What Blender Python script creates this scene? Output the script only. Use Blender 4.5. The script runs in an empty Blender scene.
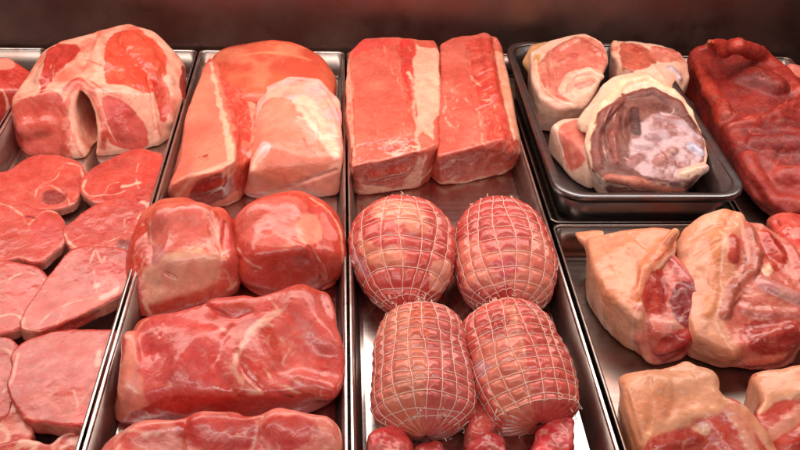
import bpy, bmesh, math, random
import numpy as np
from mathutils import Vector
from mathutils.bvhtree import BVHTree

# ------------------------------------------------------------------ camera, world, lamps, exposure
S = bpy.context.scene
C = S.collection
PITCH, YAW, ROLL, CH, CX = 0.64986, 0.084327, 0.0492194, 0.850874, -0.0081369
FPX = 858.0                                   # focal length in units of an 800 px wide frame
fw = np.array([math.sin(YAW)*math.cos(PITCH), math.cos(YAW)*math.cos(PITCH), -math.sin(PITCH)])
r0 = np.array([math.cos(YAW), -math.sin(YAW), 0.0]); u0 = np.cross(r0, fw)
rt = r0*math.cos(ROLL)+u0*math.sin(ROLL); up = -r0*math.sin(ROLL)+u0*math.cos(ROLL)
CO = np.array([CX, 0, CH])
cam_d = bpy.data.cameras.new('camera'); cam = bpy.data.objects.new('camera', cam_d); C.objects.link(cam)
from mathutils import Matrix
cam.matrix_world = Matrix([[rt[0], up[0], -fw[0], CO[0]], [rt[1], up[1], -fw[1], CO[1]], [rt[2], up[2], -fw[2], CO[2]], [0, 0, 0, 1]])
cam_d.sensor_width = 36; cam_d.lens = 36*FPX/800; cam_d.clip_start = .02; cam_d.clip_end = 50
S.camera = cam
W = bpy.data.worlds.new('World'); S.world = W; W.use_nodes = True
bg = W.node_tree.nodes['Background']; bg.inputs[0].default_value = (1.0, .80, .72, 1); bg.inputs[1].default_value = .08

def area(name, loc, target, sx, sy, power, col, spread=None):
    d = bpy.data.lights.new(name, 'AREA'); d.shape = 'RECTANGLE'; d.size = sx; d.size_y = sy; d.energy = power; d.color = col
    if spread: d.spread = math.radians(spread)
    o = bpy.data.objects.new(name, d); C.objects.link(o); o.location = loc
    o.rotation_euler = (Vector(target)-Vector(loc)).to_track_quat('-Z', 'Z').to_euler()
    return o
area('counter_lamp', (0.0, 1.38, .66), (0.0, 1.24, 0), 2.4, .40, 15, (1, .87, .77))
area('rear_fill', (-.3, -.5, 2.3), (0.1, 1.1, 0), 2.0, 1.0, 11, (1, .88, .82))  # big soft fill added behind the camera, no visible source
area('front_fill', (0.0, .42, .62), (0.0, .95, 0), 1.8, .06, 3.0, (1, .93, .90))  # secondary fill strip added to brighten the camera-facing sides
S.view_settings.view_transform = 'Standard'; S.view_settings.look = 'None'
S.view_settings.exposure = 0.36; S.view_settings.gamma = 1
S.cycles.use_denoising = True
try: S.cycles.denoiser = 'OPENIMAGEDENOISE'
except Exception: pass
S.cycles.max_bounces = 8; S.cycles.sample_clamp_indirect = 4.0
DRAFT = False

# ------------------------------------------------------------------ helpers
FL = -.06                                     # tray floor height (tray rims are at 0)
rng = random.Random(7)
def at(px, py, z=0.0):
    """point of the place at height z on the sight line of pixel (px, py) of the 800 px wide photograph"""
    d = fw*FPX + rt*(px-400) + up*(225-py); t = (z-CO[2])/d[2]
    return CO + d*t
def ray(px, py):
    d = fw*FPX + rt*(px-400) + up*(225-py); return Vector(d/np.linalg.norm(d))
def s2l(c):
    c = np.asarray(c, float)/255.0
    return np.where(c <= .04045, c/12.92, ((c+.055)/1.055)**2.4)
def tag(o, label=None, cat=None, group=None, kind=None):
    for k, v in (('label', label), ('category', cat), ('group', group), ('kind', kind)):
        if v: o[k] = v
    return o

def _hash(i, j, k, seed):
    n = (i*73856093) ^ (j*19349663) ^ (k*83492791) ^ (seed*2654435761 & 0x7fffffff)
    n = (n ^ (n >> 13))*1274126177 & 0x7fffffff
    n = (n ^ (n >> 16)) & 0xffff
    return n/65535.0
def vnoise(P, freq, seed=0):
    Q = P*freq; I = np.floor(Q).astype(np.int64); f = Q-I; f = f*f*f*(f*(f*6-15)+10)
    out = 0
    for a in (0, 1):
        wa = f[:, 0] if a else 1-f[:, 0]
        for b in (0, 1):
            wb = f[:, 1] if b else 1-f[:, 1]
            for c in (0, 1):
                wc = f[:, 2] if c else 1-f[:, 2]
                out = out + wa*wb*wc*_hash(I[:, 0]+a, I[:, 1]+b, I[:, 2]+c, seed)
    return out*2-1
def fbm(P, freq, seed=0, oct=3):
    s = 0; a = 1; t = 0
    for o in range(oct):
        s = s + a*vnoise(P, freq*2**o, seed+o*17); t += a; a *= .5
    return s/t

def surface_nets(F, org, h):
    s = F < 0
    nx, ny, nz = F.shape
    cnt = np.zeros((nx-1, ny-1, nz-1), np.int8)
    for a in (0, 1):
        for b in (0, 1):
            for c in (0, 1):
                cnt += s[a:nx-1+a, b:ny-1+b, c:nz-1+c]
    mix = (cnt > 0) & (cnt < 8)
    I, J, K = np.nonzero(mix)
    idx = -np.ones(mix.shape, np.int64); idx[I, J, K] = np.arange(len(I))
    acc = np.zeros((len(I), 3)); n = np.zeros(len(I))
    cs = [(a, b, c) for a in (0, 1) for b in (0, 1) for c in (0, 1)]
    V = {c: F[I+c[0], J+c[1], K+c[2]] for c in cs}
    for A in cs:
        for ax in range(3):
            if A[ax] == 0:
                B = list(A); B[ax] = 1; B = tuple(B)
                fa, fb = V[A], V[B]; m = (fa < 0) != (fb < 0)
                t = np.where(m, fa/np.where(m, fa-fb, 1), 0)
                for d in range(3):
                    acc[:, d] += np.where(m, A[d] + (t if d == ax else 0), 0)
                n += m
    P = acc/n[:, None] + np.stack([I, J, K], 1)
    P = P*h + org
    quads = []
    for ax in range(3):
        o = [(1, 2), (2, 0), (0, 1)][ax]
        lo = [slice(None)]*3; hi = [slice(None)]*3; lo[ax] = slice(0, -1); hi[ax] = slice(1, None)
        d = s[tuple(lo)] != s[tuple(hi)]
        E = np.argwhere(d)
        ok = np.ones(len(E), bool)
        for q in o: ok &= (E[:, q] > 0) & (E[:, q] < F.shape[q]-1)
        E = E[ok]
        inside = s[tuple(E.T)]
        def cell(da, db):
            G = E.copy(); G[:, o[0]] -= da; G[:, o[1]] -= db; return idx[tuple(G.T)]
        q = np.stack([cell(1, 1), cell(0, 1), cell(0, 0), cell(1, 0)], 1)
        q = np.where(inside[:, None], q, q[:, ::-1])
        quads.append(q)
    Q = np.concatenate(quads); Q = Q[(Q >= 0).all(1)]
    return P, Q

def blur(F, sig):
    if sig < .3: return F
    r = int(math.ceil(sig*2.5)); w = np.exp(-.5*(np.arange(-r, r+1)/sig)**2); w /= w.sum()
    for ax in range(3):
        Pd = np.pad(F, [(r, r) if a == ax else (0, 0) for a in range(3)], mode='edge'); out = 0
        n = F.shape[ax]
        for i, wi in enumerate(w):
            sl = [slice(None)]*3; sl[ax] = slice(i, i+n); out = out + wi*Pd[tuple(sl)]
        F = out
    return F
def hull_planes(pts):
    bm = bmesh.new()
    for p in pts: bm.verts.new(p)
    bmesh.ops.convex_hull(bm, input=bm.verts)
    bm.normal_update()
    cen = np.mean(pts, 0); pl = []
    for f in bm.faces:
        if f.calc_area() < 1e-7: continue
        n = np.array(f.normal); d = n @ np.array(f.verts[0].co)
        if n @ cen > d: n, d = -n, -d
        if all(n @ q[0] < .995 or abs(d-q[1]) > .004 for q in pl): pl.append((n, d))
    bm.free()
    return pl
def smin(a, b, k):
    hh = np.clip(.5+.5*(b-a)/k, 0, 1)
    return b*(1-hh)+a*hh - k*hh*(1-hh)

def new_mesh(name, P, Q, mat, parent=None, smooth=True, link=True):
    me = bpy.data.meshes.new(name)
    P = np.ascontiguousarray(P, np.float32)
    if isinstance(Q, np.ndarray):
        nq, k = Q.shape
        me.vertices.add(len(P)); me.vertices.foreach_set('co', P.ravel())
        me.loops.add(nq*k); me.loops.foreach_set('vertex_index', np.ascontiguousarray(Q, np.int32).ravel())
        me.polygons.add(nq); me.polygons.foreach_set('loop_start', np.arange(0, nq*k, k, dtype=np.int32))
        me.update(calc_edges=True); me.validate()
    else:
        me.from_pydata([tuple(map(float, p)) for p in P], [], Q); me.update()
    me.polygons.foreach_set('use_smooth', [smooth]*len(me.polygons))
    if mat: me.materials.append(mat)
    o = bpy.data.objects.new(name, me)
    C.objects.link(o)
    if parent: o.parent = parent
    return o

# ------------------------------------------------------------------ materials
def nd(nt, t, **k):
    n = nt.nodes.new(t)
    for a, b in k.items(): setattr(n, a, b)
    return n
def meat_material(name, rough=.33, bump=.10, grain=110.0, marb=.08, sss=.08, coat=.28, stretch=(1, 1, 1), gloss_var=.25, bump2=.22):
    m = bpy.data.materials.new(name); m.use_nodes = True; nt = m.node_tree
    b = nt.nodes['Principled BSDF']; L = nt.links.new
    tc = nd(nt, 'ShaderNodeTexCoord'); mp = nd(nt, 'ShaderNodeMapping'); mp.inputs['Scale'].default_value = stretch
    L(tc.outputs['Object'], mp.inputs[0])
    at_ = nd(nt, 'ShaderNodeVertexColor'); at_.layer_name = 'Col'
    n1 = nd(nt, 'ShaderNodeTexNoise'); n1.inputs['Scale'].default_value = grain; n1.inputs['Detail'].default_value = 5; n1.inputs['Roughness'].default_value = .62
    n1.inputs['Distortion'].default_value = .6
    L(mp.outputs[0], n1.inputs['Vector'])
    # fine light marbling: thin ridges of a warped noise
    n2 = nd(nt, 'ShaderNodeTexNoise'); n2.inputs['Scale'].default_value = grain*.42; n2.inputs['Detail'].default_value = 4; n2.inputs['Distortion'].default_value = .5
    L(mp.outputs[0], n2.inputs['Vector'])
    sub = nd(nt, 'ShaderNodeMath', operation='SUBTRACT'); sub.inputs[1].default_value = .5; L(n2.outputs[0], sub.inputs[0])
    ab = nd(nt, 'ShaderNodeMath', operation='ABSOLUTE'); L(sub.outputs[0], ab.inputs[0])
    mr = nd(nt, 'ShaderNodeMapRange'); mr.inputs[1].default_value = 0; mr.inputs[2].default_value = .045; mr.inputs[3].default_value = marb; mr.inputs[4].default_value = 0
    L(ab.outputs[0], mr.inputs[0])
    hs = nd(nt, 'ShaderNodeMixRGB', blend_type='MIX'); hs.inputs[2].default_value = (.86, .42, .33, 1)
    L(mr.outputs[0], hs.inputs[0]); L(at_.outputs['Color'], hs.inputs[1])
    vr = nd(nt, 'ShaderNodeMapRange'); vr.inputs[1].default_value = .3; vr.inputs[2].default_value = .7; vr.inputs[3].default_value = .86; vr.inputs[4].default_value = 1.10
    L(n1.outputs[0], vr.inputs[0])
    mu = nd(nt, 'ShaderNodeVectorMath', operation='SCALE'); L(hs.outputs[0], mu.inputs[0]); L(vr.outputs[0], mu.inputs[3])
    L(mu.outputs[0], b.inputs['Base Color'])
    n3 = nd(nt, 'ShaderNodeTexNoise'); n3.inputs['Scale'].default_value = 38; n3.inputs['Detail'].default_value = 3; L(mp.outputs[0], n3.inputs['Vector'])
    rr = nd(nt, 'ShaderNodeMapRange'); rr.inputs[1].default_value = .3; rr.inputs[2].default_value = .7; rr.inputs[3].default_value = max(.12, rough-gloss_var*.6); rr.inputs[4].default_value = rough+gloss_var*.6
    L(n3.outputs[0], rr.inputs[0]); L(rr.outputs[0], b.inputs['Roughness'])
    bp = nd(nt, 'ShaderNodeBump'); bp.inputs['Strength'].default_value = bump; bp.inputs['Distance'].default_value = .0012
    L(n1.outputs[0], bp.inputs['Height']); L(bp.outputs[0], b.inputs['Normal'])
    n4 = nd(nt, 'ShaderNodeTexNoise'); n4.inputs['Scale'].default_value = 48; n4.inputs['Detail'].default_value = 4; n4.inputs['Roughness'].default_value = .6; n4.inputs['Distortion'].default_value = .8; L(mp.outputs[0], n4.inputs['Vector'])
    b2 = nd(nt, 'ShaderNodeBump'); b2.inputs['Strength'].default_value = bump2; b2.inputs['Distance'].default_value = .006
    L(n4.outputs[0], b2.inputs['Height']); L(b2.outputs[0], bp.inputs['Normal'])
    b.inputs['Subsurface Weight'].default_value = sss
    b.inputs['Subsurface Radius'].default_value = (1.0, .25, .15); b.inputs['Subsurface Scale'].default_value = .006
    b.inputs['Coat Weight'].default_value = coat; b.inputs['Coat Roughness'].default_value = .12
    b.inputs['Specular IOR Level'].default_value = .45
    return m
M = {}
M['lean'] = meat_material('lean_meat')
M['fibre'] = meat_material('fibrous_meat', stretch=(1, .28, 1), marb=.25, bump=.4)
M['skin'] = meat_material('pork_skin', marb=.0, bump=.3, grain=90, rough=.38, coat=.2, sss=.1)
M['fat'] = meat_material('fat_tissue', marb=.0, bump=.35, grain=80, rough=.36, sss=.12)
M['beef'] = meat_material('dark_beef', marb=.05, bump=.45, grain=150, rough=.56, coat=.05, sss=.0, bump2=.12)

def steel(name, col=(.62, .59, .57), rough=.22, brush=(1, 12, 12), bump=.02, juice=1):
    m = bpy.data.materials.new(name); m.use_nodes = True; nt = m.node_tree; b = nt.nodes['Principled BSDF']; L = nt.links.new
    b.inputs['Metallic'].default_value = 1; b.inputs['Base Color'].default_value = (*col, 1)
    tc = nd(nt, 'ShaderNodeTexCoord'); mp = nd(nt, 'ShaderNodeMapping'); mp.inputs['Scale'].default_value = brush; L(tc.outputs['Object'], mp.inputs[0])
    n = nd(nt, 'ShaderNodeTexNoise'); n.inputs['Scale'].default_value = 9; n.inputs['Detail'].default_value = 4; L(mp.outputs[0], n.inputs['Vector'])
    n2 = nd(nt, 'ShaderNodeTexNoise'); n2.inputs['Scale'].default_value = 22; n2.inputs['Detail'].default_value = 5; L(tc.outputs['Object'], n2.inputs['Vector'])
    ad = nd(nt, 'ShaderNodeMath', operation='MULTIPLY'); L(n.outputs[0], ad.inputs[0]); L(n2.outputs[0], ad.inputs[1])
    r = nd(nt, 'ShaderNodeMapRange'); r.inputs[1].default_value = .12; r.inputs[2].default_value = .4; r.inputs[3].default_value = rough*.85; r.inputs[4].default_value = rough*1.25
    L(ad.outputs[0], r.inputs[0]); L(r.outputs[0], b.inputs['Roughness'])
    # thin film of meat juice and smears: duller, browner patches
    r2 = nd(nt, 'ShaderNodeMapRange'); r2.inputs[1].default_value = .45; r2.inputs[2].default_value = .72; L(n2.outputs[0], r2.inputs[0])
    mx = nd(nt, 'ShaderNodeMixRGB'); mx.inputs[1].default_value = (*col, 1); mx.inputs[2].default_value = (col[0]*.86, col[1]*.76, col[2]*.72, 1); L(r2.outputs[0], mx.inputs[0])
    n5 = nd(nt, 'ShaderNodeTexNoise'); n5.inputs['Scale'].default_value = 11; n5.inputs['Detail'].default_value = 7; n5.inputs['Roughness'].default_value = .65; n5.inputs['Distortion'].default_value = .5; L(tc.outputs['Object'], n5.inputs['Vector'])
    r5 = nd(nt, 'ShaderNodeMapRange'); r5.inputs[1].default_value = .53; r5.inputs[2].default_value = .64; r5.inputs[3].default_value = 0; r5.inputs[4].default_value = .55*juice; L(n5.outputs[0], r5.inputs[0])
    m5 = nd(nt, 'ShaderNodeMixRGB'); m5.inputs[2].default_value = (.30, .11, .085, 1); L(r5.outputs[0], m5.inputs[0]); L(mx.outputs[0], m5.inputs[1]); L(m5.outputs[0], b.inputs['Base Color'])
    bp = nd(nt, 'ShaderNodeBump'); bp.inputs['Strength'].default_value = bump; bp.inputs['Distance'].default_value = .002; L(n2.outputs[0], bp.inputs['Height']); L(bp.outputs[0], b.inputs['Normal'])
    return m
M['steel'] = steel('brushed_steel')
M['tray_wall_shaded'] = steel('tray_wall_shaded_steel', col=(.30, .25, .23), rough=.36)  # same tray metal darkened, so the walls' dimmer look sits in the colour
M['dark_steel'] = steel('dark_steel', col=(.27, .22, .20), rough=.3)
M['pan'] = steel('pan_steel', col=(.20, .19, .20), rough=.3)
M['wall'] = steel('wall_panel', col=(.25, .145, .125), rough=.42, brush=(1, 1, 1), bump=.01, juice=0)
M['deck'] = steel('counter_deck', col=(.05, .045, .045), rough=.4)
def plain(name, col, rough=.6, sss=0):
    m = bpy.data.materials.new(name); m.use_nodes = True; nt = m.node_tree; b = nt.nodes['Principled BSDF']
    tc = nd(nt, 'ShaderNodeTexCoord'); n = nd(nt, 'ShaderNodeTexNoise'); n.inputs['Scale'].default_value = 300; nt.links.new(tc.outputs['Object'], n.inputs['Vector'])
    mx = nd(nt, 'ShaderNodeMixRGB'); mx.inputs[1].default_value = (*[c*.75 for c in col], 1); mx.inputs[2].default_value = (*[min(1, c*1.1) for c in col], 1)
    nt.links.new(n.outputs[0], mx.inputs[0]); nt.links.new(mx.outputs[0], b.inputs['Base Color']); b.inputs['Roughness'].default_value = rough
    if sss: b.inputs['Subsurface Weight'].default_value = sss; b.inputs['Subsurface Scale'].default_value = .004
    return m
M['string'] = plain('butcher_string', tuple(s2l((236, 196, 178))), .7)

# palette (surface colours of the meat itself)
LEAN = (202, 70, 52); LEAN2 = (176, 48, 37); DEEP = (138, 30, 27); RED = (196, 44, 32); PINK = (226, 118, 96)
FAT = (242, 178, 156); CREAM = (244, 192, 158); SKIN = (230, 138, 112); SKIN2 = (236, 156, 130); TAN = (234, 164, 132)
MEM = (236, 182, 184); GREY = (206, 188, 200); BEEF = (122, 22, 21); BEEF2 = (164, 42, 34); BROWN = (126, 62, 56); ORANGE = (240, 128, 88)

# ------------------------------------------------------------------ sculpting class
def crom(pts, closed, sub=3):
    """round a polyline or polygon through its points"""
    P = np.array(pts, float); n = len(P); out = []
    for i in range(n if closed else n-1):
        p0, p1, p2, p3 = (P[(i-1) % n], P[i], P[(i+1) % n], P[(i+2) % n]) if closed else (P[max(i-1, 0)], P[i], P[i+1], P[min(i+2, n-1)])
        for t in np.arange(sub)/sub:
            out.append(.5*((2*p1)+(p2-p0)*t+(2*p0-5*p1+4*p2-p3)*t*t+(3*p1-p0-3*p2+p3)*t**3))
    if not closed: out.append(P[-1])
    return [tuple(o) for o in out]
PIECES = []
class Piece:
    base = None
    def __init__(s, name, prims, h=.0022, k=.006, lump=.003, lump_f=16, fine=.0004, seed=0, floor=None, warp=.004, slabs=()):
        pts = []
        s.name = name; s.seed = seed
        hulls = [hull_planes(pr[1]) for pr in prims if pr[0] == 'H']; conv = []
        for pr in prims:
            if pr[0] == 'S':        # chain of lobes lying on the hulls: pixels, radii (mm), embed (mm)
                C_ = []
                for (px, py) in pr[1]:
                    d = np.array(ray(px, py)); best = None
                    for pl in hulls:
                        t0, t1 = -9, 9
                        for n_, d_ in pl:
                            a = n_@d; b = d_-n_@CO
                            if a < -1e-6: t0 = max(t0, b/a)
                            elif a > 1e-6: t1 = min(t1, b/a)
                            elif b < 0: t1 = -9
                        if t0 < t1 and (best is None or t0 < best): best = t0
                    if best is None:
                        c_ = np.mean([n_*0 for n_ in [CO]], 0); allp = np.array([q for q_ in prims if q_[0] == 'H' for q in q_[1]])
                        best = (allp.mean(0)-CO)@d
                    C_.append(CO+d*(best+pr[3]*.001))
                conv.append(('K', C_, [r*.001 for r in pr[2]]))
            elif pr[0] == '-S':     # cavity: opening polygon (pixels), run back horizontally
                C_ = []
                for (px, py) in pr[1]:
                    d = np.array(ray(px, py)); best = None
                    for pl in hulls:
                        t0 = max(((d_-n_@CO)/(n_@d) for n_, d_ in pl if n_@d < -1e-6)); best = t0 if best is None or t0 < best else best
                    C_.append(CO+d*best)
                C_ = np.array(C_); m_ = C_.mean(0); y = np.array([0, 1, 0.])
                conv.append(('-H', list(C_-y*.03)+list(m_+(C_-m_)*.7+y*pr[2])))
            else: conv.append(pr)
        prims = conv; s.prims = prims
        for pr in prims:
            if pr[0] == 'H': pts += list(pr[1])
            elif pr[0] in ('E', '-E'): pts += [pr[1]-max(pr[2]), pr[1]+max(pr[2])] if pr[0] == 'E' else []
            elif pr[0] == 'P': pts += [p + np.array([0, 0, dz]) for p in pr[1] for dz in (pr[2], -pr[2])]
            elif pr[0] == 'K' and pr[0][0] != '-': pts += [p + d*r for p, r in zip(pr[1], pr[2]) for d in (-1, 1)]
        pts = np.array([p for p in pts]); pad = .012+warp
        lo = pts.min(0)-pad; hi = pts.max(0)+pad
        if DRAFT: h = h*1.5
        n = np.ceil((hi-lo)/h).astype(int)+1
        ax = [lo[i]+np.arange(n[i])*h for i in range(3)]
        G = np.stack(np.meshgrid(*ax, indexing='ij'), -1).reshape(-1, 3).astype(np.float32)
        GX = G
        if warp: 
            w = np.stack([vnoise(G, 14, seed+i*5) for i in range(3)], 1)*warp
            GX = G+w.astype(np.float32)
        F = None
        for pr in prims:
            t = pr[0]; neg = t[0] == '-'; t = t.strip('-')
            if t == 'H':
                pl = hull_planes(pr[1]); kk = pr[2] if len(pr) > 2 else k
                A = np.array([q[0] for q in pl], np.float32); D = np.array([q[1] for q in pl], np.float32)
                dd = GX@A.T-D; mx = dd.max(1); v = mx
            elif t == 'E':
                c, rr = pr[1], np.array(pr[2]); R = pr[3] if len(pr) > 3 else np.eye(3)
                q = (GX-c)@R; kq = np.linalg.norm(q/rr, axis=1); k2 = np.linalg.norm(q/rr**2, axis=1)
                v = kq*(kq-1)/np.maximum(k2, 1e-6)
            elif t == 'K':
                v = None
                for a, b, ra, rb in zip(pr[1][:-1], pr[1][1:], pr[2][:-1], pr[2][1:]):
                    ab = b-a; tt = np.clip((GX-a)@ab/(ab@ab), 0, 1)
                    d = np.linalg.norm(GX-a-tt[:, None]*ab, axis=1)-(ra+(rb-ra)*tt)
                    v = d if v is None else smin(v, d, .008)
            elif t == 'P':      # slab: outline polygon on a fitted plane, half thickness, edge radius
                poly, ht, er = pr[1], pr[2], pr[3]
                A = np.c_[poly[:, :2], np.ones(len(poly))]; co = np.linalg.lstsq(A, poly[:, 2], rcond=None)[0]
                nxy = n[0]*n[1]; XY = np.stack(np.meshgrid(ax[0], ax[1], indexing='ij'), -1).reshape(-1, 2)
                XYw = XY + .0042*np.stack([fbm(np.c_[XY, XY[:, :1]*0], 28, seed+3), fbm(np.c_[XY, XY[:, :1]*0], 28, seed+9)], 1)
                d2 = poly_sdf(XYw, poly[:, :2])
                mid = XY@co[:2]+co[2]
                D2 = np.repeat(d2, n[2]); MZ = np.repeat(mid, n[2])
                dz = np.abs(G[:, 2]-MZ+ht)-ht
                a = D2+er; b = dz+er
                v = np.minimum(np.maximum(a, b), 0)+np.hypot(np.maximum(a, 0), np.maximum(b, 0))-er
            if F is None: F = v
            elif neg: F = -smin(F*-1*-1*-1, v, pr[-1] if isinstance(pr[-1], float) else .006) if False else np.maximum(F, -v)
            else: F = smin(F, v, s_k(pr, k))
        if floor is not None: F = np.maximum(F, floor-G[:, 2])
        F = blur(F.reshape(n).astype(np.float64), k*.85/h) - k*.30
        if floor is not None: F = np.maximum(F, floor-np.arange(n[2])*h-lo[2])
        P, Q = surface_nets(F, lo, h)
        # relax once
        for _ in range(2):
            acc = np.zeros_like(P); c = np.zeros(len(P))
            for a, b in ((0, 1), (1, 2), (2, 3), (3, 0)):
                np.add.at(acc, Q[:, a], P[Q[:, b]]); np.add.at(acc, Q[:, b], P[Q[:, a]])
                np.add.at(c, Q[:, a], 1); np.add.at(c, Q[:, b], 1)
            P = P*.5+.5*acc/c[:, None]
        s.P, s.Q = P, Q
        N = s.normals()
        s.P0 = P.copy()
        D = []
        Pw = P + np.stack([vnoise(P, 14, seed+i*5) for i in range(3)], 1)*warp
        for pr in prims:
            if pr[0] == 'H': D.append(np.stack([Pw@q[0]-q[1] for q in hull_planes(pr[1])], 1).max(1))
            elif pr[0] == 'K':
                v = np.full(len(P), 9.)
                for a, b, ra, rb in zip(pr[1][:-1], pr[1][1:], pr[2][:-1], pr[2][1:]):
                    ab = b-a; tt = np.clip((Pw-a)@ab/max(ab@ab, 1e-9), 0, 1); v = np.minimum(v, np.linalg.norm(Pw-a-tt[:, None]*ab, axis=1)-(ra+(rb-ra)*tt))
                D.append(v)
            else: D.append(np.full(len(P), 9.))
        s.D = np.stack(D, 1) if D else None
        d = fbm(P, lump_f, seed+1)*lump + fbm(P, 70, seed+2)*fine*1.6 + vnoise(P, 260, seed+4)*fine*.35
        s.P = P+N*d[:, None]
        if floor is not None: s.P[:, 2] = np.maximum(s.P[:, 2], floor-.0005)
        s.bvh()
        s.col = np.zeros((len(P), 3)); s.fill(LEAN)
        s.part = np.zeros(len(P), int); s.partnames = {}
    def normals(s):
        P, Q = s.P, s.Q
        fn = np.cross(P[Q[:, 2]]-P[Q[:, 0]], P[Q[:, 3]]-P[Q[:, 1]])
        N = np.zeros_like(P)
        for i in range(4): np.add.at(N, Q[:, i], fn)
        return N/np.maximum(np.linalg.norm(N, axis=1), 1e-12)[:, None]
    def bvh(s):
        s.tree = BVHTree.FromPolygons([tuple(p) for p in s.P], [tuple(map(int, q)) for q in s.Q])
        s.N = s.normals()
    def hit(s, px, py):
        d = ray(px, py); r = s.tree.ray_cast(Vector(CO), d)
        if r[0] is not None: return np.array(r[0])
        best = None
        c = Vector(s.P.mean(0)); t = (c-Vector(CO)).dot(d)
        for q in np.linspace(t-.12, t+.12, 9):
            pt = Vector(CO)+d*q; rr = s.tree.find_nearest(pt)
            if best is None or rr[3] < best[1]: best = (rr[0], rr[3])
        return np.array(best[0])
    def wp(s, warp, seed, P=None):
        P = s.P if P is None else P
        if not warp: return P
        return P + np.stack([fbm(P, 45, s.seed*3+seed+i*7, 2) for i in range(3)], 1)*warp
    def dist_line(s, pts, warp=.003, seed=1, rad=None, margin=.02):
        if len(pts) > 2:
            if rad is not None: rad = list(np.interp(np.linspace(0, len(rad)-1, (len(rad)-1)*3+1), range(len(rad)), rad))
            pts = crom(pts, False)
        H = np.array([s.hit(*p) for p in pts]); mg = margin+warp+(0 if rad is None else max(rad)*.001)
        sel = np.nonzero(((s.P > H.min(0)-mg) & (s.P < H.max(0)+mg)).all(1))[0]
        Q = s.wp(warp, seed, s.P[sel]); best = np.full(len(Q), 9.0)
        if len(H) == 1: best = np.linalg.norm(Q-H[0], axis=1)
        for i in range(len(H)-1):
            a, b = H[i], H[i+1]; ab = b-a; t = np.clip((Q-a)@ab/max(ab@ab, 1e-9), 0, 1)
            d = np.linalg.norm(Q-a-t[:, None]*ab, axis=1)
            if rad is not None: d = d-(rad[i]*(1-t)+rad[i+1]*t)*.001
            best = np.minimum(best, d)
        return sel, best
    def mix(s, c, m):
        s.col = s.col*(1-m[:, None]) + s2l(c)[None]*m[:, None]
    def fill(s, c, c2=None, f=25, seed=0):
        s.col[:] = s2l(c)
        if c2 is not None: s.mix(c2, np.clip(fbm(s.P, f, s.seed+seed+40)*1.5+.3, 0, 1))
        return s
    def mottle(s, c, f=40, th=.2, soft=.25, a=.6, seed=0, stretch=None):
        P = s.P if stretch is None else s.P@stretch
        s.mix(c, np.clip((fbm(P, f, s.seed+seed+90)-th)/soft, 0, 1)*a); return s
    def veins(s, c, f=25, w=.06, a=.6, seed=0, th=-.1):
        n = np.abs(fbm(s.wp(.006, seed), f, s.seed+seed+60)); g = np.clip((fbm(s.P, f*.6, s.seed+seed+61)-th)/.3, 0, 1)
        s.mix(c, np.clip(1-n/w, 0, 1)*a*g); return s
    def stroke(s, pts, r, c, soft=2.0, a=.9, warp=3.0, seed=1, part=None):
        rad = r if isinstance(r, (list, tuple)) else None
        rr_ = r if rad is None else float(np.mean(rad))
        sel, d = s.dist_line(pts, warp*.001, seed, rad, (0 if rad else r*.001)+soft*.001+.003)
        if not len(sel): return s
        if rad is None: d = d-r*.001
        d = d+fbm(s.P[sel], 70, s.seed+seed*3, 2)*rr_*.0009
        m = np.clip(.5-d/(soft*.001), 0, 1); m = m*m*(3-2*m)*a
        s.col[sel] = s.col[sel]*(1-m[:, None])+s2l(c)[None]*m[:, None]
        if part: M_ = np.zeros(len(s.P), bool); M_[sel[m > .5]] = True; s.setpart(part, M_)
        return s
    def polymask(s, pts, soft=2.0, warp=3.0, seed=2, depth=.05):
        pts = crom(pts, True)
        H = np.array([s.hit(*p) for p in pts]); c = H.mean(0)
        _, _, vt = np.linalg.svd(H-c, full_matrices=False); e1, e2, nn = vt
        if nn @ (CO-c) < 0: nn = -nn
        R_ = np.linalg.norm(H-c, axis=1).max()+.02
        V = s.P-c; hgt = V@nn
        sel = np.nonzero((np.abs(hgt) < depth) & ((V*V).sum(1) < R_*R_+depth**2) & ((s.N@nn) > -.25))[0]
        m_ = np.zeros(len(s.P))
        if not len(sel): return m_
        Q = s.wp(warp*.001, seed, s.P[sel])-c
        d = poly_sdf(np.stack([Q@e1, Q@e2], 1), np.stack([(H-c)@e1, (H-c)@e2], 1))
        d = d+fbm(s.P[sel], 80, s.seed+seed*5, 2)*.0026
        m_[sel] = np.clip(.5-d/(soft*.001), 0, 1)
        return m_
    def patch(s, pts, c, soft=2.5, a=.92, warp=5.0, seed=2, depth=.05, part=None, c2=None, f=60):
        m = s.polymask(pts, soft, warp, seed, depth); s.mix(c, m*a)
        if c2 is not None: s.mix(c2, m*a*np.clip(fbm(s.P, f, s.seed+77)*1.6+.25, 0, 1))
        if part: s.setpart(part, m > .5)
        return s
    def lobe(s, i, c, c2=None, part=None, soft=.0016, a=.95, f=55):
        """colour of the i-th lobe of the piece (muscle belly, fold of skin, bone end)"""
        oth = np.delete(s.D, i, 1).min(1); d = s.D[:, i]-oth + fbm(s.P0, 60, s.seed+i)*.0022
        m = np.clip(.5-d/(2*soft), 0, 1); s.mix(c, m*a)
        if c2 is not None: s.mix(c2, m*a*np.clip(fbm(s.P, f, s.seed+i*7)*1.7+.3, 0, 1))
        if part: s.setpart(part, m > .5)
        return s
    def setpart(s, part, m):
        if part not in s.partnames: s.partnames[part] = len(s.partnames)+1
        s.part[m] = s.partnames[part]
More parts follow.
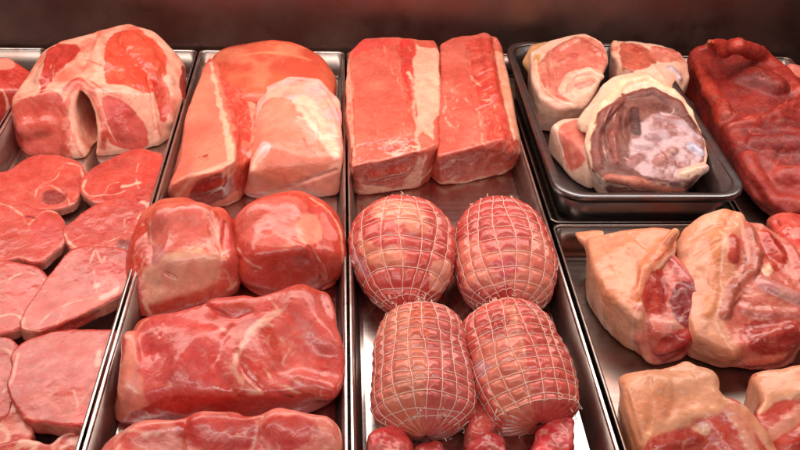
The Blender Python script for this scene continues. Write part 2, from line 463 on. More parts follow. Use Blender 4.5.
    def feather(s, pts, spread, n, ln, r, c, seed=1, a=.7, ang=.5, soft=2.2):
        """many short irregular streaks of fat or sinew scattered along a seam"""
        R = random.Random(s.seed*100+seed); pts = [np.array(p_, float) for p_ in pts]
        for i in range(n):
            k_ = R.randrange(len(pts)-1); t = R.random(); p0 = pts[k_]*(1-t)+pts[k_+1]*t; d = pts[k_+1]-pts[k_]; an = math.atan2(d[1], d[0])+R.gauss(0, ang)
            p0 = p0+np.array([R.gauss(0, spread), R.gauss(0, spread)]); L = ln*R.uniform(.4, 1.3); b_ = R.gauss(0, .35)
            q = [p0, p0+L*.5*np.array([math.cos(an), math.sin(an)]), p0+L*.5*np.array([math.cos(an), math.sin(an)])+L*.5*np.array([math.cos(an+b_), math.sin(an+b_)])]
            s.stroke([tuple(v) for v in q], r*R.uniform(.4, 1.3), c, soft=soft, a=a*R.uniform(.35, 1), warp=5, seed=i % 9)
        return s
    def groove(s, pts, r, depth, warp=1.5, seed=1):
        sel, d = s.dist_line(pts, warp*.001, seed, None, r*.0028)
        m = np.exp(-(d/(r*.001))**2)
        s.P[sel] = s.P[sel]-s.N[sel]*(m*depth*.001)[:, None]; s.bvh(); return s
    def sink(s, pts, depth=3, rough=3, f=30, soft=2.5, warp=2, seed=2, ridge=0):
        m = s.polymask(pts, soft, warp, seed)
        d = m*depth*.001 - m*fbm(s.P, f, s.seed+seed+200)*rough*.001
        if ridge: d = d + m*ridge*.001*np.exp(-(fbm(s.wp(.006, 3), f*.7, s.seed+201)/.09)**2)
        s.P = s.P-s.N*d[:, None]; s.bvh(); return s
    def bulge(s, pts, r, depth, **k): return s.groove(pts, r, -depth, **k)
    def done(s, mats, label, cat, group=None, floor=None):
        """link as one thing; painted part regions become child meshes"""
        P, Q = s.P, s.Q; N = s.normals()
        root_loc = np.array([P[:, 0].mean(), P[:, 1].mean(), P[:, 2].min()])
        mx = P[:, 1].max()
        if mx > 1.75: print('WALL', s.name, mx)
        parts = {0: s.name}; parts.update({v: k for k, v in s.partnames.items()})
        pq = s.part[Q]; lab = np.sort(pq, 1)[:, 2]
        s.col = .84*np.clip(s.col, 0, 1)**np.array([1.04, 1.07, 1.075])*np.exp(.18*fbm(s.P, 15, s.seed+500)+.09*fbm(s.P, 60, s.seed+510))[:, None]
        root = None; base = s.base
        if len(parts) > 1 or base:
            root = bpy.data.objects.new(s.name, None); C.objects.link(root); root.location = root_loc; root.empty_display_size = .05
            tag(root, label, cat, group); parts[0] = base or 'meat'
        for pid in sorted(parts):
            q = Q[lab == pid]
            if len(q) < 12: continue
            used = np.unique(q); mp = -np.ones(len(P), int); mp[used] = np.arange(len(used))
            nm = parts[pid]
            mat = mats[nm] if isinstance(mats, dict) and nm in mats and pid else (mats[''] if isinstance(mats, dict) else mats)
            o = new_mesh(nm, P[used]-root_loc, mp[q], M[mat])
            me = o.data
            ca = me.color_attributes.new('Col', 'FLOAT_COLOR', 'POINT')
            ca.data.foreach_set('color', np.c_[np.clip(s.col[used], 0, 1), np.ones(len(used))].astype(np.float32).ravel())
            if len(parts) > 1: me.normals_split_custom_set_from_vertices([tuple(x) for x in N[used]])
            if root is None:
                root = o; o.location = root_loc; tag(o, label, cat, group)
            else: o.parent = root
        s.obj = root; PIECES.append(s.name)
        return root
def s_k(pr, k): return pr[-1] if isinstance(pr[-1], float) else .0025
def poly_sdf(P, V):
    d = np.full(len(P), 1e9); ins = np.zeros(len(P), bool); n = len(V)
    for i in range(n):
        a, b = V[i], V[(i+1) % n]; e = b-a; w = P-a
        t = np.clip((w@e)/max(e@e, 1e-12), 0, 1); q = w-t[:, None]*e
        d = np.minimum(d, (q*q).sum(1))
        c = (a[1] > P[:, 1]) != (b[1] > P[:, 1])
        with np.errstate(divide='ignore', invalid='ignore'):
            x = (b[0]-a[0])*(P[:, 1]-a[1])/(b[1]-a[1] if b[1] != a[1] else 1e-12)+a[0]
        ins ^= c & (P[:, 0] < x)
    d = np.sqrt(d); return np.where(ins, -d, d)
def aty(px, py, Y):
    d = fw*FPX + rt*(px-400) + up*(225-py); return CO + d*(Y-CO[1])/d[1]
def X(*t):                      # (px, py, z in cm) -> points
    return [at(a, b, c*.01) for a, b, c in t]
def drop(pts, z, inset=.12):    # feet under the given points
    c = np.mean(pts, 0); return [np.array([p[0]+(c[0]-p[0])*inset, p[1]+(c[1]-p[1])*inset, z]) for p in pts]
def HD(vis, low=(), z=FL, inset=.12, k=None):
    """hull of visible rim points, visible foot points (px, py) at z, and feet dropped under the rim points"""
    a = X(*vis); pts = a+drop(a, z, inset)+[at(x, y, z) for x, y in low]
    return ('H', pts) if k is None else ('H', pts, k)

# ------------------------------------------------------------------ the counter: deck, wall, trays
XA, XC = -.322, .336
def box(name, lo, hi, mat, parent=None):
    x0, y0, z0 = lo; x1, y1, z1 = hi
    V = [(x, y, z) for x in (x0, x1) for y in (y0, y1) for z in (z0, z1)]
    return new_mesh(name, V, [(0, 1, 3, 2), (4, 6, 7, 5), (0, 4, 5, 1), (2, 3, 7, 6), (0, 2, 6, 4), (1, 5, 7, 3)], mat, parent, smooth=False)
tag(box('counter_deck', (-1.6, .2, -.14), (1.9, 1.757, -.095), M['deck']), kind='structure')
wall = tag(box('back_wall', (-1.6, 1.762, -.14), (1.9, 1.80, .75), M['wall']), kind='structure')

def rrect(x0, x1, y0, y1, r, n=6):
    pts = []
    for cx, cy, a0 in ((x1-r, y1-r, 0), (x0+r, y1-r, 90), (x0+r, y0+r, 180), (x1-r, y0+r, 270)):
        for i in range(n+1):
            a = math.radians(a0+90*i/n); pts.append((cx+r*math.cos(a), cy+r*math.sin(a)))
    return pts
def tray(name, x0, x1, y0, y1, ztop, depth, mat, label, cat, group=None, rim=.0045, rc=.014, draft=.006, rimdrop=.006, roll=.0016):
    """pressed tray: rings from the outer hanging lip over the rolled rim down the wall to the floor"""
    spec = [(0, -rimdrop), (0, -.0012), (roll*.35, 0), (roll, .0003), (rim-.0015, -.0002), (rim, -.0010), (rim+.0010, -.004)]
    spec += [(rim+.0012+draft*.9, -depth+.010), (rim+draft+.002, -depth+.004), (rim+draft+.006, -depth+.0008), (rim+draft+.011, -depth)]
    V = []; F = []
    n = None
    for ins, dz in spec:
        ring = rrect(x0+ins, x1-ins, y0+ins, y1-ins, max(.004, rc-ins*.35)); n = len(ring)
        V += [(x, y, ztop+dz) for x, y in ring]
    for k in range(len(spec)-1):
        for i in range(n):
            j = (i+1) % n
            F.append((k*n+i, k*n+j, (k+1)*n+j, (k+1)*n+i))
    F.append(tuple(range((len(spec)-1)*n, len(spec)*n)))
    cx, cy, cz = (x0+x1)/2, (y0+y1)/2, ztop-depth
    V = np.array(V)-np.array([cx, cy, cz]); root = bpy.data.objects.new(name, None); C.objects.link(root); root.location = (cx, cy, cz)
    cut = 6*n; cut2 = (len(spec)-2)*n
    for nm, fs in (('rim', F[:cut]), ('wall', F[cut:cut2]), ('floor_sheet', F[cut2:])):
        used = sorted({i for f in fs for i in f}); mp = {u: i for i, u in enumerate(used)}
        o = new_mesh(nm, V[used], [tuple(mp[i] for i in f) for f in fs], M['tray_wall_shaded'] if nm == 'wall' and mat == M['steel'] else mat, root, smooth=nm != 'floor_sheet')
        so = o.modifiers.new('thick', 'SOLIDIFY'); so.thickness = .0008; so.offset = -1
    return tag(root, label, cat, group)
G_T = 'long steel display trays'
g = .0018
tray('meat_tray', XA*2-.33, XA*2+.0-g, .45, 1.752, 0, .06, M['steel'], 'steel tray at the far left edge under the half hidden cut', 'tray', G_T)
tray('meat_tray', XA*2+g, XA-g, .45, 1.752, 0, .06, M['steel'], 'steel tray holding the pork chops and the saddle roast', 'tray', G_T)
tray('meat_tray', XA+g, -g, .45, 1.752, 0, .06, M['steel'], 'steel tray holding the large boneless pork cuts left of the netted roasts', 'tray', G_T)
tray('meat_tray', g, XC-g*1.6, .45, 1.752, 0, .06, M['steel'], 'steel tray holding the netted roasts and the two loin blocks', 'tray', G_T)
tray('meat_tray', XC+g*1.6, .668, .45, 1.118, 0, .06, M['dark_steel'], 'dark steel tray holding the skin-on knuckles in front of the deep pan', 'tray', G_T)
tray('meat_tray', XC+g*1.6, .668, 1.1225, 1.752, 0, .054, M['dark_steel'], 'dark steel tray directly under the deep pan', 'tray', G_T)
tray('meat_tray', .6735, 1.02, .45, 1.752, 0, .06, M['dark_steel'], 'dark steel tray at the right under the big dark beef cut', 'tray', G_T)
pan = tray('deep_pan', XC+.008, .672, 1.128, 1.712, .048, .10, M['pan'], 'deep dark steel pan with a wide rounded rim holding the pale shanks', 'pan', rim=.013, rc=.05, draft=.012, rimdrop=.012, roll=.005)

# ------------------------------------------------------------------ left tray: saddle roast
OPEN = ((77, 84), (88, 95), (97, 113), (100, 134), (98, 156), (93, 164), (85, 156), (76, 134), (72, 108))
p = Piece('saddle_roast', [
    HD([(12, 98, 3), (38, 72, 6), (44, 53, 7), (58, 41, 8), (84, 38, 8.5), (103, 27, 9), (130, 22, 9), (155, 31, 8), (172, 50, 6), (186, 66, 2.5), (186, 96, 0), (128, 92, 5), (80, 82, 6), (40, 94, 4.5)], [(9, 140), (28, 157), (66, 159), (80, 160), (97, 152), (120, 149), (140, 151), (160, 147), (174, 136)], k=.006),
    ('-S', OPEN, .13),
    ('S', [(64, 90), (78, 82), (91, 91), (101, 108), (105, 130), (103, 146)], [4, 5, 5, 4.5, 4.5, 4], 1.5),
    ('S', [(74, 88), (66, 106), (64, 128), (66, 146), (72, 158)], [4.5, 4, 4, 4.5, 4.5], 1.5),
    ('S', [(32, 128), (50, 124)], [26, 24], 19), ('S', [(120, 120), (126, 130)], [24, 24], 19), ('S', [(130, 48), (152, 72)], [30, 28], 23), ('S', [(58, 58), (44, 82)], [18, 18], 12), ('S', [(168, 80), (166, 122)], [14, 14], 7), ('S', [(98, 44), (110, 70)], [16, 16], 12),
    ], floor=FL, k=.0055, seed=1, lump=.004, warp=.004, h=.0020)
p.sink([(108, 42), (118, 32), (138, 30), (158, 44), (168, 66), (150, 92), (128, 86), (106, 82), (104, 66)], 0, 3, 60, 6)
p.bulge([(150, 96), (158, 140)], 8, 4)
p.groove([(94, 34), (88, 50), (80, 70)], 8, 8).groove([(60, 72), (86, 48)], 5, 3).groove([(46, 76), (60, 58), (70, 46)], 3, 2).groove([(148, 78), (152, 100), (156, 130)], 3, 3)
p.fill(FAT, PINK, 30)
p.patch([(40, 78), (48, 50), (62, 43), (82, 48), (60, 70), (42, 92)], RED, c2=LEAN2)
p.patch([(108, 42), (118, 32), (138, 30), (158, 44), (168, 66), (150, 92), (128, 86), (106, 82), (104, 66)], (224, 66, 40), c2=(234, 100, 72))
p.patch([(152, 78), (158, 74), (170, 88), (168, 118), (160, 122)], RED, c2=PINK, soft=3)
p.patch([(182, 66), (188, 72), (186, 96), (180, 92)], DEEP)
p.patch([(14, 104), (32, 96), (56, 92), (66, 108), (70, 130), (66, 156), (30, 157), (10, 142), (8, 118)], (214, 92, 80), c2=(206, 82, 70), warp=2, part='cut_face')
p.stroke([(14, 102), (32, 94), (58, 90), (70, 112), (72, 134), (66, 154)], 1.6, FAT, soft=3)
p.stroke([(40, 96), (56, 106), (62, 120)], 1.2, PINK)
p.patch([(102, 98), (118, 98), (136, 112), (146, 128), (148, 146), (128, 149), (108, 140), (104, 122)], (214, 84, 76), c2=(198, 66, 60), warp=1.5, part='cut_face')
p.lobe(2, (200, 76, 60), (226, 130, 110), part='rib').lobe(3, (204, 84, 70), (232, 140, 120), part='rib')
p.stroke([(100, 96), (106, 122), (116, 142)], 1.2, FAT, soft=2)
p.stroke([(70, 92), (66, 116), (74, 140), (82, 156)], 2.0, PINK, soft=4)
p.stroke([(88, 78), (104, 90), (120, 96)], 1.5, (222, 80, 70))
p.feather([(66, 60), (86, 52), (104, 70), (130, 96)], 9, 40, 18, 1.0, (214, 92, 74), 1, ang=.6, a=.5).feather([(120, 44), (140, 60), (154, 80)], 8, 26, 14, .8, (236, 130, 104), 2, ang=.4, a=.7).feather([(50, 60), (44, 84)], 6, 12, 16, 1.0, FAT, 3, ang=.3)
p.stroke([(86, 60), (104, 66), (120, 62)], 1.4, (206, 80, 64), soft=4)
p.done({'': 'fat', 'cut_face': 'lean'}, 'bone-in pork saddle roast with an open rib arch behind the chops', 'pork roast')

p = Piece('pork_cut', [HD([(-30, 60, 5), (8, 56, 6), (16, 66, 5), (33, 72, 4), (36, 92, 2), (-30, 90, 4)], [(-30, 138), (4, 136), (26, 120), (36, 108)])], floor=FL, seed=2)
p.fill((196, 60, 46), LEAN2, 30).patch([(-10, 54), (8, 56), (16, 66), (0, 70), (-10, 66)], (214, 140, 120)).veins(PINK, 30, .05, .6)
p.stroke([(2, 90), (8, 106), (4, 124)], 2, FAT)
p.done('lean', 'dark red pork cut half out of view behind the saddle roast at the far left', 'pork cut')

# chops laid in an overlapping row
G_C = 'pork chops shingled in the left tray'
def chop(pts, zs, label, seed, th=.85, er=.0014, extra=None, low=None):
    """outline pixels on the top face; zs is a height in cm or one per outline point"""
    z = zs if isinstance(zs, (list, tuple)) else [zs]*len(pts)
    cx, cy = np.mean(pts, 0); poly = np.array([at(cx+(a-cx)*1.04, cy+(b-cy)*1.04, c*.01) for (a, b, c) in crom([(u_[0], u_[1], v_) for u_, v_ in zip(pts, z)], True)])
    q = Piece('pork_chop', [('P', poly, th*.01, er)], k=.0012, seed=seed, lump=.0020, lump_f=16, fine=.0003, h=.0018)
    q.fill((200, 70, 58), (210, 88, 74), 16).mottle((182, 50, 42), 22, .1, .4, .5, 7)
    # rim of pale fat along the cut edge
    side = np.clip((.6-q.N[:, 2])/.3, 0, 1)*np.clip(fbm(q.P, 24, seed+5)*2+.7, 0, 1); q.mix((242, 172, 148), side*.8)
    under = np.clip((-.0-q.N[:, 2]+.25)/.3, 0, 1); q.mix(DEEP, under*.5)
    q.veins((232, 146, 124), 17, .014, .6, th=0)
    q.mottle(LEAN2, 40, .25, .3, .2, 3)
    q.base = 'lean'; q.setpart('fat_edge', side > .45)
    q._fat = FAT
    if extra: extra(q)
    W_ = max(a for a, b in pts)-min(a for a, b in pts); bx = sorted(pts, key=lambda t: -t[1])[:5]; bx.sort()
    q.feather(bx, 3, 16, 12, .9, (236, 156, 132), 1, ang=.4, a=.7)
    q.feather([(cx-W_*.25, cy+4), (cx+W_*.3, cy-2)], 8, 10, 16, .5, (232, 140, 120), 2, ang=.7, a=.6)
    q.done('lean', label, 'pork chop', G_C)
    return q
def e(q):
    q.stroke([(66, 164), (56, 178), (40, 186), (36, 196)], 1.1, FAT, soft=2).stroke([(66, 162), (80, 166), (84, 180)], 1.5, FAT, soft=3)
    q.patch([(42, 194), (52, 190), (66, 196), (60, 204), (46, 204)], DEEP).stroke([(40, 188), (52, 186), (66, 196), (70, 204)], 1.2, FAT)
    q.stroke([(0, 190), (20, 188), (38, 196)], .8, PINK)
chop([(-14, 196), (-12, 176), (10, 170), (30, 158), (52, 155), (66, 157), (80, 164), (84, 178), (78, 194), (68, 206), (44, 208), (20, 205)], [-2.5, -2.5, -2, -2, -2, -2, -2.5, -3, -3.5, -4, -3.5, -3], 'chop directly below the left cut face of the saddle roast', 11, extra=e)
def e(q):
    q.stroke([(85, 180), (83, 190), (92, 196), (104, 194)], 2.4, FAT, soft=3).stroke([(104, 192), (110, 184), (120, 182)], 1.0, FAT, a=.7).stroke([(104, 194), (116, 195), (126, 190)], 1.6, FAT, a=.7).patch([(106, 190), (112, 185), (121, 185), (122, 191), (112, 193)], (196, 60, 52), a=.7)
    q.stroke([(124, 186), (140, 182)], 3, FAT, soft=3).stroke([(138, 164), (136, 178), (140, 190)], .9, FAT).patch([(138, 166), (160, 160), (160, 180), (140, 182)], (224, 74, 62), a=.6)
chop([(83, 178), (92, 168), (112, 158), (134, 149), (152, 153), (163, 159), (163, 178), (157, 196), (140, 197), (118, 200), (96, 202), (83, 192)], [-2.5, -2, -1.5, -1.2, -1.5, -1.5, -1.5, -2, -2.5, -3, -3, -3], 'chop directly below the right cut face of the saddle roast, against the divider', 12, extra=e)
def e(q):
    q.stroke([(0, 204), (16, 210), (30, 224)], 1.2, FAT).stroke([(30, 224), (42, 212), (58, 208)], 1.5, FAT).stroke([(30, 226), (26, 244), (10, 250)], 1, FAT)
    q.patch([(34, 222), (46, 214), (62, 226), (56, 240), (40, 248), (30, 240)], (212, 84, 80)).stroke([(26, 216), (36, 218)], 2, DEEP)
chop([(-20, 206), (-4, 202), (20, 202), (40, 208), (56, 212), (64, 224), (64, 240), (50, 254), (38, 262), (18, 258), (-20, 256)], [-2.4, -2.2, -1.8, -1.8, -2, -2.2, -2.6, -3, -3.2, -3.2, -3], 'chop at the left edge with a Y-shaped fat seam, beside the bare patch of tray', 13, extra=e)
def e(q):
    q.stroke([(142, 202), (148, 206), (140, 218)], 3.2, (248, 180, 165), soft=4).stroke([(124, 220), (126, 234), (136, 240)], 1.0, FAT).stroke([(126, 234), (112, 240), (98, 244)], 1.4, FAT)
    q.stroke([(66, 234), (70, 244), (84, 250)], 1.6, FAT).patch([(118, 240), (132, 240), (138, 250), (120, 252)], DEEP)
chop([(64, 230), (76, 218), (96, 204), (120, 197), (142, 195), (152, 199), (150, 212), (142, 230), (138, 246), (124, 253), (106, 250), (88, 253), (72, 248)], [-2.2, -1.6, -1.0, -.8, -.8, -1, -1, -1.2, -2, -2.5, -2.6, -2.8, -2.6], 'chop with a pale lump of fat at its upper right end touching the divider', 14, extra=e)
def e(q):
    q.stroke([(0, 290), (14, 276), (32, 272), (44, 280)], 1.4, FAT).patch([(4, 290), (16, 280), (40, 278), (42, 296), (28, 312), (6, 314)], (216, 84, 76), part=None)
    q.stroke([(0, 316), (14, 314), (24, 322)], 1.8, FAT)
chop([(-20, 264), (0, 261), (20, 263), (40, 268), (48, 278), (42, 292), (30, 308), (22, 326), (4, 332), (-20, 330)], [-2, -1.8, -1.6, -1.8, -2, -2.4, -2.8, -3, -3.2, -3], 'chop at the left edge just left of the largest shingled chop', 15, extra=e)
def e(q):
    q.patch([(60, 316), (70, 300), (96, 292), (104, 300), (80, 314)], (212, 96, 78), a=.7)
    q.stroke([(24, 318), (22, 328), (40, 331)], 1.6, FAT, soft=3).stroke([(96, 286), (108, 280), (116, 282), (114, 292), (102, 298)], 4.5, (250, 186, 172), soft=4)
    q.stroke([(90, 262), (96, 250), (102, 262), (106, 258)], 1.4, FAT).stroke([(40, 322), (64, 306), (92, 298)], 1.2, FAT, soft=3).stroke([(94, 268), (94, 286)], 1.0, FAT)
    q.patch([(98, 262), (126, 262), (122, 286), (100, 284)], (216, 78, 72), a=.7).veins(FAT, 45, .03, .5, 5)
    q.stroke([(54, 330), (74, 323), (98, 312)], 2.2, DEEP, soft=3, a=.7)
chop([(21, 322), (28, 304), (44, 282), (60, 262), (78, 248), (104, 247), (124, 252), (131, 264), (126, 284), (116, 297), (98, 306), (76, 317), (52, 326), (34, 330)], [-2, -1.6, -1, -.6, -.4, -.4, -.6, -.8, -1, -1.6, -1.8, -2, -2.2, -2.2], 'largest shingled chop with a white knob of gristle on its lower right edge', 16, th=1.15, extra=e)
def e(q):
    q.stroke([(-2, 348), (10, 352), (14, 380), (4, 392)], 2.2, FAT, soft=4).veins(FAT, 40, .04, .5, 9)
chop([(-20, 338), (-2, 338), (14, 342), (22, 352), (20, 372), (12, 398), (4, 416), (-20, 420)], [-1.8, -1.8, -1.8, -1.8, -2, -2.4, -2.8, -2.8], 'half hidden chop under the left end of the front chop', 17, extra=e)
def e(q):
    q.stroke([(18, 354), (14, 372), (8, 386)], 1.6, FAT, soft=3).stroke([(72, 390), (78, 402), (76, 416)], 1.0, FAT).stroke([(66, 394), (78, 404), (90, 388), (100, 372)], 1.0, PINK)
    q.stroke([(100, 352), (98, 364)], 3, FAT, soft=4).stroke([(26, 398), (48, 394), (66, 400)], .9, PINK).patch([(74, 410), (84, 404), (92, 416), (84, 430), (74, 424)], (226, 66, 56))
    q.stroke([(24, 421), (50, 424), (80, 427)], 2.2, (206, 40, 34), soft=4, a=.8)
chop([(14, 352), (30, 340), (62, 331), (96, 330), (118, 334), (117, 344), (106, 368), (98, 394), (92, 416), (84, 424), (50, 421), (24, 417), (10, 388), (12, 366)], [-1.6, -1.4, -1, -.8, -.8, -.9, -1, -1.2, -1.4, -1.6, -1.8, -1.8, -1.8, -1.6], 'front chop with a straight lower edge leaning against the divider', 18, th=1.2, extra=e)
def e(q):
    q.fill((234, 130, 112), PINK, 50).mottle(RED, 60, .1, .2, .8).stroke([(0, 424), (8, 436), (4, 448)], 3, FAT)
chop([(-20, 388), (0, 384), (14, 396), (20, 412), (30, 428), (26, 440), (8, 446), (-20, 446)], [-2.6, -2.6, -2.6, -2.8, -3, -3.2, -3.4, -3.4], 'ragged fatty trimming of a chop at the lower left edge', 19, th=.9, extra=e)
def e(q):
    q.mottle(FAT, 45, .05, .2, .8).stroke([(20, 440), (50, 438), (76, 430)], 1.6, FAT)
chop([(-20, 452), (4, 442), (30, 440), (50, 444), (64, 432), (80, 434), (86, 446), (80, 474), (-20, 476)], [-3, -3, -3, -3, -2.8, -2.8, -3, -3.4, -3.4], 'fat-streaked chop cut off by the bottom edge of the picture', 20, th=.9, extra=e)

# ------------------------------------------------------------------ second tray
p = Piece('pork_ham', [HD([(212, 52, 4), (232, 43, 6), (262, 39, 7), (298, 41, 7), (322, 54, 5), (336, 74, 2), (330, 104, 2), (250, 100, 4), (215, 80, 4)], [], k=.020)], floor=FL, k=.02, seed=31, lump=.004, lump_f=10)
p.fill((220, 106, 74), (206, 82, 60), 14).mottle((234, 140, 108), 18, .1, .4, .6).feather([(224, 60), (260, 50), (320, 60)], 8, 20, 30, 1.0, (236, 150, 120), 3, ang=.2, a=.5, soft=4).stroke([(238, 56), (270, 52), (310, 60)], 2, (246, 150, 110), soft=8)
p.stroke([(218, 52), (250, 40), (300, 42), (330, 64)], 2, (226, 84, 56), soft=5)
p.done('skin', 'smooth orange-skinned ham lying behind the other cuts', 'pork joint')

p = Piece('pork_belly_block', [
    HD([(208, 56, 4.5), (216, 58, 4.5), (228, 92, 4.4), (238, 130, 4), (238, 160, 3.4), (222, 170, 3), (192, 176, 2.6), (172, 188, .8), (186, 120, 2.8)], [(165, 198), (178, 206), (206, 206), (224, 198)]),
    HD([(222, 64, 4), (244, 78, 3.6), (258, 90, 2.6), (264, 110, 1.8), (262, 150, .6), (238, 168, 1.4), (228, 120, 3.4)], [(226, 196), (246, 186), (262, 168)]),
    ('S', [(226, 80), (238, 96), (250, 104)], [9, 10, 8], 5),
    ('S', [(234, 100), (242, 124), (244, 152)], [8, 8, 7], 3.5),
    ('S', [(250, 100), (256, 124), (252, 156)], [7, 7, 7], 2.5),
    ('S', [(258, 106), (261, 126), (257, 150)], [7, 8, 7], 3),
    ('S', [(200, 190), (222, 182)], [10, 8], 4),
    ], floor=FL, k=.004, warp=.005, seed=32, lump=.003)
p.fill((228, 132, 108), (220, 108, 90), 14)
p.stroke([(209, 56), (216, 84), (223, 116), (229, 142), (231, 160)], [2, 4, 5, 6.5, 6.5], (242, 180, 154), soft=2.5, warp=2.5)
p.stroke([(232, 162), (214, 168), (196, 176), (182, 190), (172, 203)], [6, 4, 4, 4, 4], (240, 164, 138), soft=3, warp=2.5)
mt = dict(part='meat')
p.patch([(220, 64), (240, 74), (258, 90), (268, 108), (266, 150), (260, 172), (238, 192), (226, 186), (238, 162), (232, 130), (226, 98)], (200, 62, 50), c2=(222, 110, 90), **mt)
p.patch([(190, 190), (200, 180), (222, 174), (232, 184), (226, 198), (206, 205), (192, 202)], (150, 40, 34), c2=(186, 66, 54), part='cut_face')
p.lobe(1, LEAN, (212, 88, 72), **mt).lobe(2, (204, 62, 44), (216, 92, 72), **mt).lobe(3, (206, 66, 50), (226, 120, 98), **mt).lobe(4, (232, 150, 128), (214, 96, 80), **mt).lobe(5, (202, 62, 50), (222, 110, 92), **mt).lobe(6, (158, 40, 34), (186, 66, 54), part='cut_face')
p.stroke([(196, 182), (206, 178), (222, 176)], .8, (226, 130, 108), soft=2)
p.feather([(226, 70), (240, 92), (242, 130), (240, 160)], 4, 22, 14, .9, (236, 150, 124), 1, ang=.4).feather([(250, 92), (256, 130), (252, 160)], 4, 20, 12, 1.0, FAT, 2, ang=.5).base = 'rind'
p.done({'': 'skin', 'meat': 'lean', 'cut_face': 'lean'}, 'wedge-shaped pork block with rind on its left side, beside the saddle roast', 'pork joint')
t = Piece('meat_scrap', [HD([(242, 94, 2.8), (250, 87, 3.4), (260, 85, 3.5), (268, 92, 3.2), (265, 101, 2.6), (252, 104, 2.0)], z=.0, inset=.3)], k=.003, warp=.012, lump=.005, lump_f=45, fine=.001, seed=33, h=.0016)
t.fill(RED, LEAN).veins(FAT, 60, .08, .7); t.done('lean', 'ragged scrap of red meat between the wedge-shaped block and the membrane-covered joint', 'meat scrap')

p = Piece('pork_shoulder', [HD([(258, 98, 3.5), (268, 84, 4.5), (296, 77, 6), (322, 80, 6), (338, 98, 5), (343, 130, 3), (342, 158, 1), (306, 96, 6), (262, 150, 3.5), (250, 172, 1)], [(245, 196), (262, 199), (290, 190), (300, 186), (322, 192), (341, 199), (343, 186)], k=.007),
    ('S', [(268, 90), (292, 80), (320, 84), (338, 104)], [6, 6, 6, 5], 2), ('S', [(300, 96), (322, 100), (336, 126), (342, 150)], [5, 5, 5, 5], 1.5), ('S', [(300, 112), (318, 136)], [14, 12], 8)], floor=FL, k=.006, warp=.006, seed=34, lump=.004)
p.groove([(246, 200), (290, 186), (336, 170)], 3, 3)
p.fill(FAT, MEM, 30)
p.mottle((240, 150, 140), 35, .1, .3, .6)
p.patch([(264, 102), (292, 100), (310, 126), (334, 162), (296, 184), (246, 198), (240, 186), (252, 140)], (232, 142, 118), c2=(226, 124, 100), warp=2, f=16, part='skin')
p.patch([(294, 100), (306, 96), (318, 110), (338, 150), (334, 160), (312, 128)], (244, 196, 168), c2=(244, 204, 182), warp=5, soft=6, a=.8)
p.feather([(300, 90), (322, 104), (336, 140)], 6, 26, 18, 1.0, (222, 130, 116), 1, ang=.4, a=.6).feather([(306, 110), (326, 140)], 7, 14, 18, 1.2, (248, 216, 198), 2, ang=.4, a=.7)
p.stroke([(296, 80), (318, 84), (334, 104), (342, 128)], 1.4, (220, 120, 112), soft=3).stroke([(300, 92), (322, 96), (336, 122)], 1.0, (226, 134, 126))
p.stroke([(342, 140), (343, 170)], 2.5, (206, 110, 112), soft=4).patch([(300, 186), (336, 170), (342, 198), (322, 194)], (240, 150, 130))
p.stroke([(304, 138), (308, 148)], 1.2, (206, 80, 66), soft=3).stroke([(276, 150), (284, 156)], 1, (214, 96, 76), soft=3)
p.done({'': 'fat', 'skin': 'skin'}, 'pork shoulder, half smooth skin and half white membrane, in front of the orange-skinned ham', 'pork joint')

p = Piece('ham_muscle', [HD([(146, 212, 1), (164, 203, 2.5), (195, 200, 3), (222, 203, 2.4), (235, 216, 1), (241, 240, 0), (242, 264, -1), (238, 286, -3), (134, 236, 0), (128, 262, -1), (124, 284, -2.4), (176, 226, 5.2), (206, 226, 5.2), (160, 252, 3.8), (212, 256, 3.8)], [(122, 302), (127, 316), (144, 322), (172, 318), (202, 307), (224, 300), (238, 290)]),
    ('S', [(166, 226), (196, 222)], [26, 24], 17), ('S', [(218, 218), (224, 262)], [16, 14], 9), ('S', [(144, 246), (136, 294)], [15, 14], 8), ('S', [(160, 296), (204, 288)], [18, 16], 12), ('S', [(228, 286), (218, 294)], [8, 8], 3), ('S', [(168, 262), (200, 258)], [12, 12], 8)], floor=FL, k=.010, warp=.011, seed=41, lump=.004, lump_f=14)
p.groove([(166, 273), (176, 278)], 2.2, 3, warp=0).groove([(226, 224), (222, 258), (214, 292)], 5, 3).groove([(144, 224), (152, 250), (146, 290)], 6, 3)
p.fill(LEAN, PINK, 22)
p.patch([(158, 216), (180, 206), (206, 208), (206, 240), (180, 250), (156, 250), (150, 232)], (226, 110, 98), c2=(232, 122, 108))
p.patch([(138, 286), (150, 262), (166, 252), (200, 248), (218, 256), (216, 282), (190, 292), (150, 304)], (244, 176, 150), c2=(240, 150, 130), soft=8, a=.85)
p.stroke([(158, 258), (180, 256), (200, 250)], 2.5, CREAM, soft=8).stroke([(160, 252), (152, 240), (150, 224)], 1.8, (244, 180, 160), soft=4).stroke([(212, 212), (218, 236), (222, 262)], 3.5, (244, 170, 150), soft=6)
p.patch([(150, 252), (160, 246), (166, 256), (158, 262), (150, 262)], (214, 130, 140), soft=5, a=.7)
p.patch([(126, 280), (138, 266), (142, 300), (134, 318), (126, 306)], (214, 76, 70), soft=5).patch([(220, 222), (234, 232), (234, 276), (224, 284)], (206, 84, 78), soft=5, a=.8)
p.stroke([(166, 273), (171, 277), (177, 278)], .9, (176, 80, 66), soft=1.5, warp=0).stroke([(144, 300), (150, 312)], 2.5, FAT, soft=4).stroke([(228, 290), (236, 284)], 3, FAT, soft=4)
